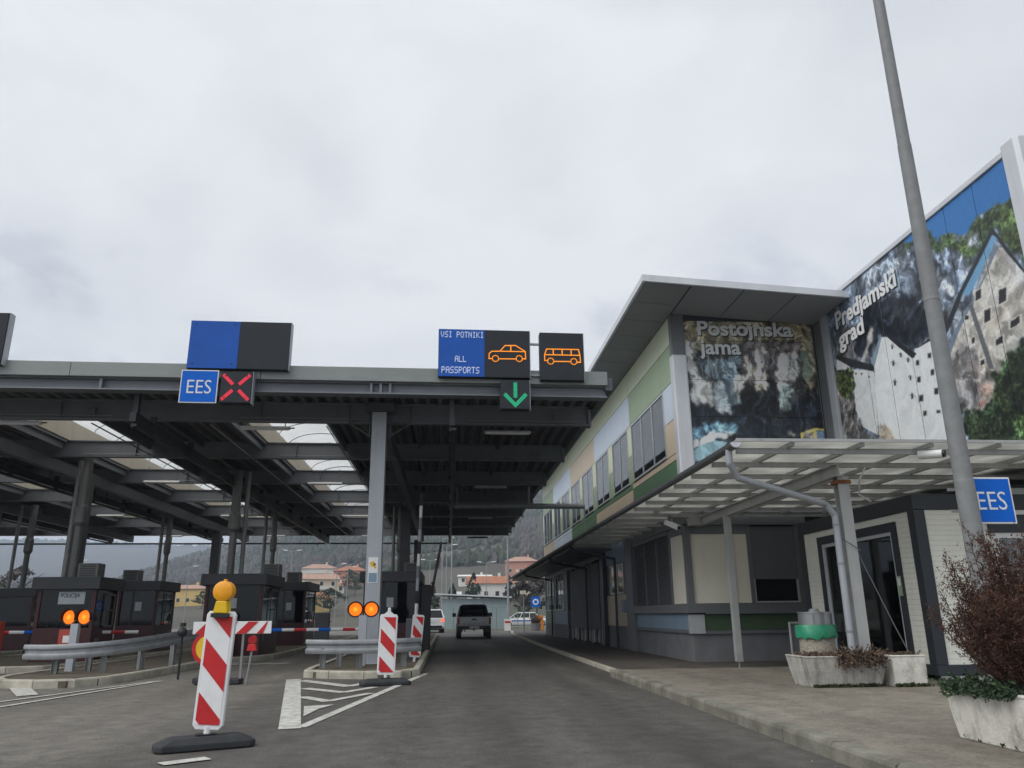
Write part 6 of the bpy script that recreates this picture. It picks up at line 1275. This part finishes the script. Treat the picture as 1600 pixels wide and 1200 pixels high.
# ------------------------------------------------------------------ far side: shed, lamps, signs, fence, houses, trees, woods
sh = thing('shed', 'pale blue grey shed with flat overhanging roof behind the pickup', 'shed', (3.0, 78, 0))
X0, X1, Y0, Y1 = -.6, 5.8, 76.5, 82
for k in range(8): B(X0 + k * .8 + .006, X0 + (k + 1) * .8 - .006, Y0, Y0 + .08, 0, 2.75).build('wall_panel', 'shed_wall', sh)
B(X0, X0 + .08, Y0 + .09, Y1, 0, 2.75).build('wall', 'shed_wall', sh); B(X1 - .08, X1, Y0 + .09, Y1, 0, 2.75).build('wall', 'shed_wall', sh); B(X0 + .1, X1 - .1, Y1 - .08, Y1, 0, 2.75).build('wall', 'shed_wall', sh)
q = MB(); q.prism([(X0 - .7, 3.12), (X1 + .2, 2.78), (X1 + .2, 2.9), (X0 - .7, 3.24)], 'y', Y0 - .6, Y1 + .3); rf_ = q.build('roof', 'roof_edge', sh); B(.8, 1.3, 78, 78.5, 3.1, 3.45).build('vent', 'plastic_white', rf_)
f = MB(); f.box(1.0, 2.4, Y0 - .03, Y0 - .002, 1.1, 2.2); w_ = f.build('window', 'aluminium', sh); B(1.08, 2.32, Y0 - .04, Y0 - .031, 1.18, 2.12).build('pane', 'interior', w_)
def lamp(label, x, y, h, arms=2, z=0, r=.075):
    t = thing('street_lamp', label, 'street lamp', (x, y, z), 'street lamps beyond the checkpoint')
    q = MB(); q.cyl((x, y, z), (x, y, z + h), r, r * .6, n=8); q.build('pole', 'galv', t, smooth=True)
    for s in ((-1, 1) if arms == 2 else (1,)):
        q = MB(); q.tube([(x, y, z + h), (x + s * .55, y, z + h + .15), (x + s * .8, y, z + h + .18)], .035, 6); q.build('arm', 'galv', t)
        q = MB(); q.loft([[(x + s * .7, y - .13, z + h + .14), (x + s * .7, y + .13, z + h + .14), (x + s * .7, y + .1, z + h + .24), (x + s * .7, y - .1, z + h + .24)], [(x + s * 1.35, y - .1, z + h + .22), (x + s * 1.35, y + .1, z + h + .22), (x + s * 1.35, y + .06, z + h + .28), (x + s * 1.35, y - .06, z + h + .28)]]); q.build('lamp_head', 'sign_white', t)
lamp('twin arm street lamp above the narrow middle booth', -22.2, 115, 10.2); lamp('street lamp over the white house roof', -16.5, 120, 8.6, 1); lamp('shorter street lamp beside the white house roof', -14.9, 120, 8.2, 1)
lamp('tall lamp pole left of the shed, left one', -.75, 95, 10.0, 1); lamp('tall lamp pole left of the shed, right one', -.25, 100, 9.6, 1); lamp('twin lamp left of the raised boom top', -2.6, 112, 8.6); lamp('tall plain pole at the left end of the shed', .35, 92, 12.5, 1, r=.1)
lamp('twin arm lamp on the slope above the shed', 5.2, 110, 8.1); lamp('slim lamp left of the pale column', -10.9, 118, 7.0, 1); lamp('tall grey pole between canopy and office', 5.05, 68, 9.6, 1, r=.1)
lamp('thin lamp post behind the left ducts', -41, 130, 9, 1); lamp('thin lamp post at far left beyond the ducts', -58, 130, 10, 1)
# small things by the far end of the pavement
t = thing('cabinet', 'orange cabinet at the far corner of the office', 'cabinet', (7.05, 62, 0)); B(6.85, 7.3, 61.9, 62.3, 0, 1.15).build('body', 'plastic_orange', t, bevel=.02); B(6.89, 7.26, 61.885, 61.898, .1, 1.08).build('door', 'plastic_orange', t)
t = thing('parking_sign', 'blue round arrow sign on a post at the far office corner', 'sign', (6.95, 64, 0)); q = MB(); q.cyl((6.95, 64, 0), (6.95, 64, 2.5), .03, n=8); q.build('post', 'galv_dark', t); B(6.6, 7.3, 63.95, 63.97, 1.8, 2.6).build('plate', 'sign_blue', t); q = MB(); q.cyl((6.95, 63.94, 2.2), (6.95, 63.948, 2.2), .24, n=20); q.build('ring', 'sign_white', t); q = MB(); q.cyl((6.95, 63.93, 2.2), (6.95, 63.938, 2.2), .13, n=20); q.build('disc', 'sign_blue', t)
t = thing('plant_tub', 'round dark tub with a small bare shrub at the far pavement end', 'planter', (6.55, 60.5, .065)); q = MB(); q.cyl((6.55, 60.5, .066), (6.55, 60.5, .6), .33, .42, n=20); q.build('tub', 'plinth', t, smooth=True); q = MB(); q.cyl((6.55, 60.5, .55), (6.55, 60.5, .61), .36, n=20); q.build('soil', 'soil', t); tuft(t, 'shrub', 'dry_plant', 6.3, 6.8, 60.3, 60.7, .58, 320, .25, .75, .1, .012, seed=31)
q = MB(); q.cyl((5.3, 56.5, 0), (5.3, 56.5, 2.6), .05, n=10); o = q.build('sign_post', 'galv_dark', smooth=True); tag(o, 'grey post with camera box at the end of the pavement', 'post'); q = B(5.05, 5.45, 56.3, 56.6, 2.61, 2.85); q.build('camera_box', 'cream_panel', o)
B(4.6, 5.1, 66, 66.3, 0, .9).build('x', 'h_white'); bo = bpy.data.objects['x']; bo.name = 'bollard_block'; tag(bo, 'white block beside the grey pole at the lane end', 'block'); B(4.62, 5.08, 65.985, 65.998, .6, .75).build('stripe', 'sign_red', bo)
# no-entry signs left
for x, y, z, lb, kd in ((-18.9, 52.5, 1.95, 'red no entry sign between left booth and near delineator', 'no'), (-19.6, 54.5, 3.0, 'grey back of an octagonal stop sign above the no entry sign', 'oct')):
    t = thing('road_sign', lb, 'sign', (x, y, 0)); q = MB(); q.cyl((x, y, 0), (x, y, z + .3), .03, n=8); q.build('post', 'galv_dark', t)
    if kd == 'no': q = MB(); q.cyl((x, y - .05, z), (x, y - .03, z), .36, n=28); q.build('disc', 'sign_red', t); B(x - .25, x + .25, y - .06, y - .052, z - .06, z + .06).build('bar', 'sign_white', t); B(x + .35, x + 1.4, y - .05, y - .03, z - .32, z - .06).build('plate', 'sign_white', t); B(x + .45, x + 1.3, y - .056, y - .051, z - .16, z - .1).build('plate_print', 'sign_red', t)
    else: q = MB(); q.cyl((x, y - .05, z), (x, y - .03, z), .45, n=8); q.build('disc', 'stop_grey', t)
# wire fence in front of the shed and car park
fe = thing('wire_fence', 'green wire mesh fence in front of the shed and parked cars', 'fence', (5, 75.5, 0)); x = -1.5
while x < 12.6: q = MB(); q.cyl((x, 75.5, 0), (x, 75.5, 1.9), .03, n=6); q.build('post', 'f_dgreen', fe); x += 2.0
q = MB()
for k in range(10): q.cyl((-1.5, 75.5, .1 + k * .2), (12.5, 75.5, .1 + k * .2), .007, n=4, caps=False)
x = -1.4
while x < 12.5: q.cyl((x, 75.5, .1), (x, 75.5, 1.9), .005, n=3, caps=False); x += .2
o = q.build('mesh', 'f_dgreen', fe, fix=False); o['kind'] = 'stuff'
# traffic cones near the far lane end
for k, (x, y) in enumerate(((-16.2, 72), (-15.6, 72.4), (-15.0, 72.8), (-14.3, 73.2))):
    t = thing('traffic_cone', ('leftmost', 'second', 'third', 'rightmost')[k] + ' of the small red and white cones at the far end of the closed lane', 'cone', (x, y, 0), 'traffic cones in a row'); q = MB(); q.cyl((x, y, .03), (x, y, .6), .16, .04, n=12); q.build('cone', 'plastic_red', t, smooth=True); q = MB(); q.cyl((x, y, .25), (x, y, .38), .13, .1, n=12, caps=False); q.build('band', 'sign_white', t); B(x - .2, x + .2, y - .2, y + .2, .002, .03).build('foot', 'rubber', t)
# ------------------------------------------------------------------ houses on the slope
def house(label, x, y, z, w, d, h, wall, roof, rz=0., hip=True, rh=2., rows=2, cols=4, ext=None):
    t = thing('house', label, 'house', (0, 0, 0), 'houses on the hillside')
    B(-w / 2, w / 2, -d / 2, d / 2, -3, h).build('wall', wall, t); o = .6
    q = MB()
    if hip:
        rl = max(.3, w / 2 - d / 2 * .8); q.add([(-w / 2 - o, -d / 2 - o, h), (w / 2 + o, -d / 2 - o, h), (w / 2 + o, d / 2 + o, h), (-w / 2 - o, d / 2 + o, h), (-rl, 0, h + rh), (rl, 0, h + rh)], [(0, 1, 5, 4), (1, 2, 5), (2, 3, 4, 5), (3, 0, 4), (3, 2, 1, 0)])
    else: q.prism([(-d / 2 - o, h - .1), (d / 2 + o, h - .1), (0, h + rh)], 'x', -w / 2 - .4, w / 2 + .4); MB
    r_ = q.build('roof', roof, t); B(w * .18, w * .18 + .7, -.3, .4, h + rh * .3, h + rh + .8).build('chimney', wall, r_)
    for r in range(rows):
        for c in range(cols):
            wx = -w / 2 + w * (c + .5) / cols; wz = .8 + r * 2.9
            if wz + 1.4 > h: continue
            f = B(wx - .6, wx + .6, -d / 2 - .06, -d / 2 - .002, wz, wz + 1.4).build('window', 'h_white', t); B(wx - .48, wx + .48, -d / 2 - .1, -d / 2 - .061, wz + .12, wz + 1.28).build('pane', 'interior', f)
    if ext == 'balcony': b = MB(); b.box(-w * .3, w * .3, -d / 2 - 1.4, -d / 2 - .11, 2.6, 2.75); b.box(-w * .3, w * .3, -d / 2 - 1.4, -d / 2 - 1.34, 2.75, 3.6); b.build('balcony', 'h_white', t)
    t.location = (x, y, z); t.rotation_euler = (0, 0, rz); return t
house('white house with wide hipped roof on the slope left of the pale column', -54.2, 341, hgt(-54.2, 341), 14.0, 10, 4.6, 'h_white', 'h_roof_pale', R(8), ext='balcony')
house('pink house with red hipped roof beside the pale column', -37.5, 313, hgt(-37.5, 313), 11.5, 9, 4.6, 'h_pink', 'h_roof', R(-6), cols=3)
house('cream house with pink tiled roof below the white house', -40.5, 255, hgt(-40.5, 255), 10.5, 9, 5.8, 'h_cream', 'h_roof_pale', R(20), False, 1.8, cols=3, ext='balcony')
house('small yellow house with orange roof behind the narrow booth', -31.5, 190, hgt(-31.5, 190), 6.5, 5, 3.2, 'h_yellow', 'h_roof', R(50), False, 1.3, 1, 2)
house('yellow villa with hipped roof left of the near delineator', -85, 272, hgt(-85, 272), 12.5, 9, 5.0, 'h_yellow', 'h_roof_pale', R(-4), rh=1.4, cols=4)
house('tiny white cottage with red roof between pink and cream house', -37.5, 275, hgt(-37.5, 275), 4.5, 4, 2.6, 'h_white', 'h_roof', R(10), False, 1.1, 1, 2)
house('long white building with red roof above the shed', 11.3, 218, hgt(11.3, 218) - .5, 12, 8, 4.2, 'h_white', 'h_roof', R(3), False, 2.0, 1, 4)
house('brown gabled house right of the long white building', 19.2, 224, hgt(19.2, 224), 5, 7, 4.6, 'h_cream', 'h_roof_pale', R(80), False, 1.6, 2, 2)
house('pink house on the slope seen over the far porch end', 27.5, 300, hgt(27.5, 300), 12, 9, 4.8, 'h_pink', 'h_roof_pale', R(-8), cols=3)
house('house with orange roof behind the middle booth window', -62, 255, hgt(-62, 255), 11, 8, 3.8, 'h_white', 'h_roof', R(5), cols=3)
house('low white roofed house on the terrace above the shed', 9, 275, hgt(9, 275), 11, 6, 2.8, 'h_white', 'h_white', R(2), False, .6, 1, 4)
# ------------------------------------------------------------------ trees one can tell apart
def tree(label, x, y, h, r, kind='round', mat='leaf_dark', seed=1, name='tree'):
    z = hgt(x, y); t = thing(name, label, 'tree', (x, y, z - .02)); rn = random.Random(seed); th = h * (.3 if kind == 'round' else .12)
    q = MB(); q.cyl((x, y, z - .3), (x + .05 * h, y, z + h * .6), h * .028, h * .01, n=7)
    limbs = []
    for k in range(7):
        a = rn.uniform(0, 6.28); s = Vector((x, y, z + th + h * .06 * k)); e = s + Vector((math.cos(a) * r * .7, math.sin(a) * r * .7, h * .25)); q.cyl(s, e, h * .01, h * .004, n=5); limbs.append(e)
    q.build('trunk', 'bark', t)
    b = MB(); n = 900
    cl_ = [(rn.uniform(0, 6.28), rn.random(), rn.uniform(0, 1)) for _ in range(26)]
    for _ in range(n):
        a, s, v = cl_[rn.randrange(26)]; v = min(1, max(0, v + rn.gauss(0, .06))); prof = math.sin(math.pi * (.12 + .86 * v)) if kind == 'round' else (1 - v) ** .8 * .95 + .05
        rr = r * prof * min(1.1, math.sqrt(s) + rn.gauss(0, .12)); a += rn.gauss(0, .25)
        c = Vector((x + rr * math.cos(a), y + rr * math.sin(a), z + th + (h - th) * v)); g = h * .035 * rn.uniform(.6, 1.5); u = Vector((rn.gauss(0, 1), rn.gauss(0, 1), rn.gauss(0, 1))).normalized() * g; w = u.cross(Vector((rn.gauss(0, 1), rn.gauss(0, 1), rn.gauss(0, 1)))).normalized() * g
        b.add([c - u, c + w * .8, c + u, c - w * .8], [(0, 1, 2, 3)])
    b.build('crown', mat, t, fix=False); return t
tree('dark conifer left of the long white building', 6.0, 190, 7.5, 2.6, 'cone', seed=2); tree('dark round tree right of the yellow gabled house', -24.5, 170, 5.6, 3.6, seed=3); tree('dark evergreen bush cluster below the pink house', -33, 285, 6, 5, seed=4)
tree('broad dark evergreen left of the pale column on the slope', -36.5, 297, 6.5, 5, seed=5); tree('dark conifer behind the raised boom', -3.0, 150, 6.5, 2.2, 'cone', seed=6); tree('small conifer near the shed end', 1.0, 165, 6, 2, 'cone', seed=7)
tree('bare brown tree at the far left edge', -57, 112, 8, 4, mat='wood_bare', seed=8); tree('brown bare tree beyond the porch end', 13, 120, 7, 3.2, mat='wood_bare', seed=9); tree('bare tree right of the grey pole', 10.2, 112, 6, 2.6, mat='wood_bare', seed=10); tree('dark tree left of the yellow villa', -93, 262, 7, 4.5, seed=11); tree('small dark tree right of the yellow villa', -74, 250, 5, 3.5, seed=12)
tree('dark hedge like tree by the white cottage', -30, 262, 5, 4.5, seed=13); tree('conifer beside the brown gabled house', 15.6, 205, 6, 2, 'cone', seed=14)
# ------------------------------------------------------------------ far-off woods on the hills (one mass)
def woods(name, label, mat, n, seed, pick):
    rn = random.Random(seed); V = []; Fc = []
    dod = [(math.cos(k * 1.2566), math.sin(k * 1.2566)) for k in range(5)]
    tries = 0; made = 0
    while made < n and tries < n * 8:
        tries += 1; u = rn.uniform(-.62, .22); Y = 330 + 640 * rn.random() ** .75; X = u * Y
        p = pick(X, Y)
        if rn.random() > p: continue
        s = rn.uniform(2.4, 4.6) * (.8 + Y / 2600); z = hgt(X, Y); h = s * rn.uniform(1.0, 1.6); o = len(V); tw = rn.uniform(0, 1.2)
        for zz, k in ((0, .75), (.45, 1.0), (.8, .62)):
            for i in range(5):
                c, d = dod[i]; cc = math.cos(tw); ss = math.sin(tw); j = rn.uniform(.7, 1.2) * k * s * .6; V.append((X + (c * cc - d * ss) * j, Y + (c * ss + d * cc) * j, z - .5 + h * zz * rn.uniform(.85, 1.1)))
        V.append((X, Y, z + h * rn.uniform(.9, 1.1)))
        for a in (0, 5):
            for i in range(5): Fc.append((o + a + i, o + a + (i + 1) % 5, o + a + 5 + (i + 1) % 5, o + a + 5 + i))
        for i in range(5): Fc.append((o + 10 + i, o + 10 + (i + 1) % 5, o + 15))
        made += 1
    m = MB(); m.v = V; m.f = Fc; ob_ = m.build(name, mat, fix=False); ob_['kind'] = 'stuff'; tag(ob_, label, 'woods'); return ob_
fld = lambda X, Y: vn(X / 90 + 7, Y / 90 + 3)
def clear(X, Y):  # meadows round the houses
    return 0 if (Y < 430 and vn(X / 60, Y / 60) < .55) or Y < 345 else 1
woods('bare_woods', 'grey brown leafless woods covering the hillside', 'wood_bare', 15000, 1, lambda X, Y: clear(X, Y) * (.95 if fld(X, Y) > .42 else .35))
woods('evergreen_woods', 'dark green evergreen patches in the hillside woods', 'wood_green', 5200, 2, lambda X, Y: clear(X, Y) * (.9 if fld(X, Y) < .4 else .08))
def far_woods():
    rn = random.Random(4); m = MB()
    for _ in range(1500):
        u = rn.uniform(-.75, -.1); Y = rn.uniform(2250, 2620); X = u * Y; s = rn.uniform(9, 18); z = hgt(X, Y); a = rn.uniform(0, 6)
        pts = [(X + s * math.cos(a + k * 1.2566), Y + s * math.sin(a + k * 1.2566), z + rn.uniform(-1, 2)) for k in range(5)] + [(X, Y, z + s * rn.uniform(.5, .9))]
        m.add(pts, [(k, (k + 1) % 5, 5) for k in range(5)])
    o = m.build('ridge_woods', 'wood_green', fix=False); o['kind'] = 'stuff'; tag(o, 'distant blue wooded ridge at the left', 'woods')
far_woods()
# loose grit on road and pavement
rn = random.Random(77); m = MB()
for _ in range(110):
    on = rn.random() < .45; x = rn.uniform(3.5, 6.5) if on else rn.choice((rn.uniform(-6, 3.2), rn.gauss(3.05, .12))); y = rn.uniform(4.5, 16); z = .131 if on else .0; r = rn.uniform(.004, .013); a = rn.uniform(0, 6)
    if x < 3.2 or x > 3.46: m.add([(x + r * math.cos(a + k * 2.09), y + r * math.sin(a + k * 2.09), z) for k in range(3)] + [(x, y, z + r)], [(0, 1, 3), (1, 2, 3), (2, 0, 3)])
o = m.build('grit', 'kerb', fix=False); o['kind'] = 'stuff'; tag(o, 'loose pale grit scattered on road and pavement', 'grit')
# ------------------------------------------------------------------ the air
hz = bpy.data.materials.new('haze'); hz.use_nodes = True; t_ = hz.node_tree; t_.nodes.clear(); o_ = t_.nodes.new('ShaderNodeOutputMaterial'); v_ = t_.nodes.new('ShaderNodeVolumePrincipled')
v_.inputs['Color'].default_value = (.70, .82, 1, 1); v_.inputs['Density'].default_value = HAZE; v_.inputs['Anisotropy'].default_value = .0; t_.links.new(v_.outputs[0], o_.inputs['Volume']); MATS['haze'] = hz
h_ = B(-3400, 3400, -700, 4100, -16, 262).build('haze', 'haze'); h_['kind'] = 'stuff'; tag(h_, 'pale winter haze over the valley', 'haze')
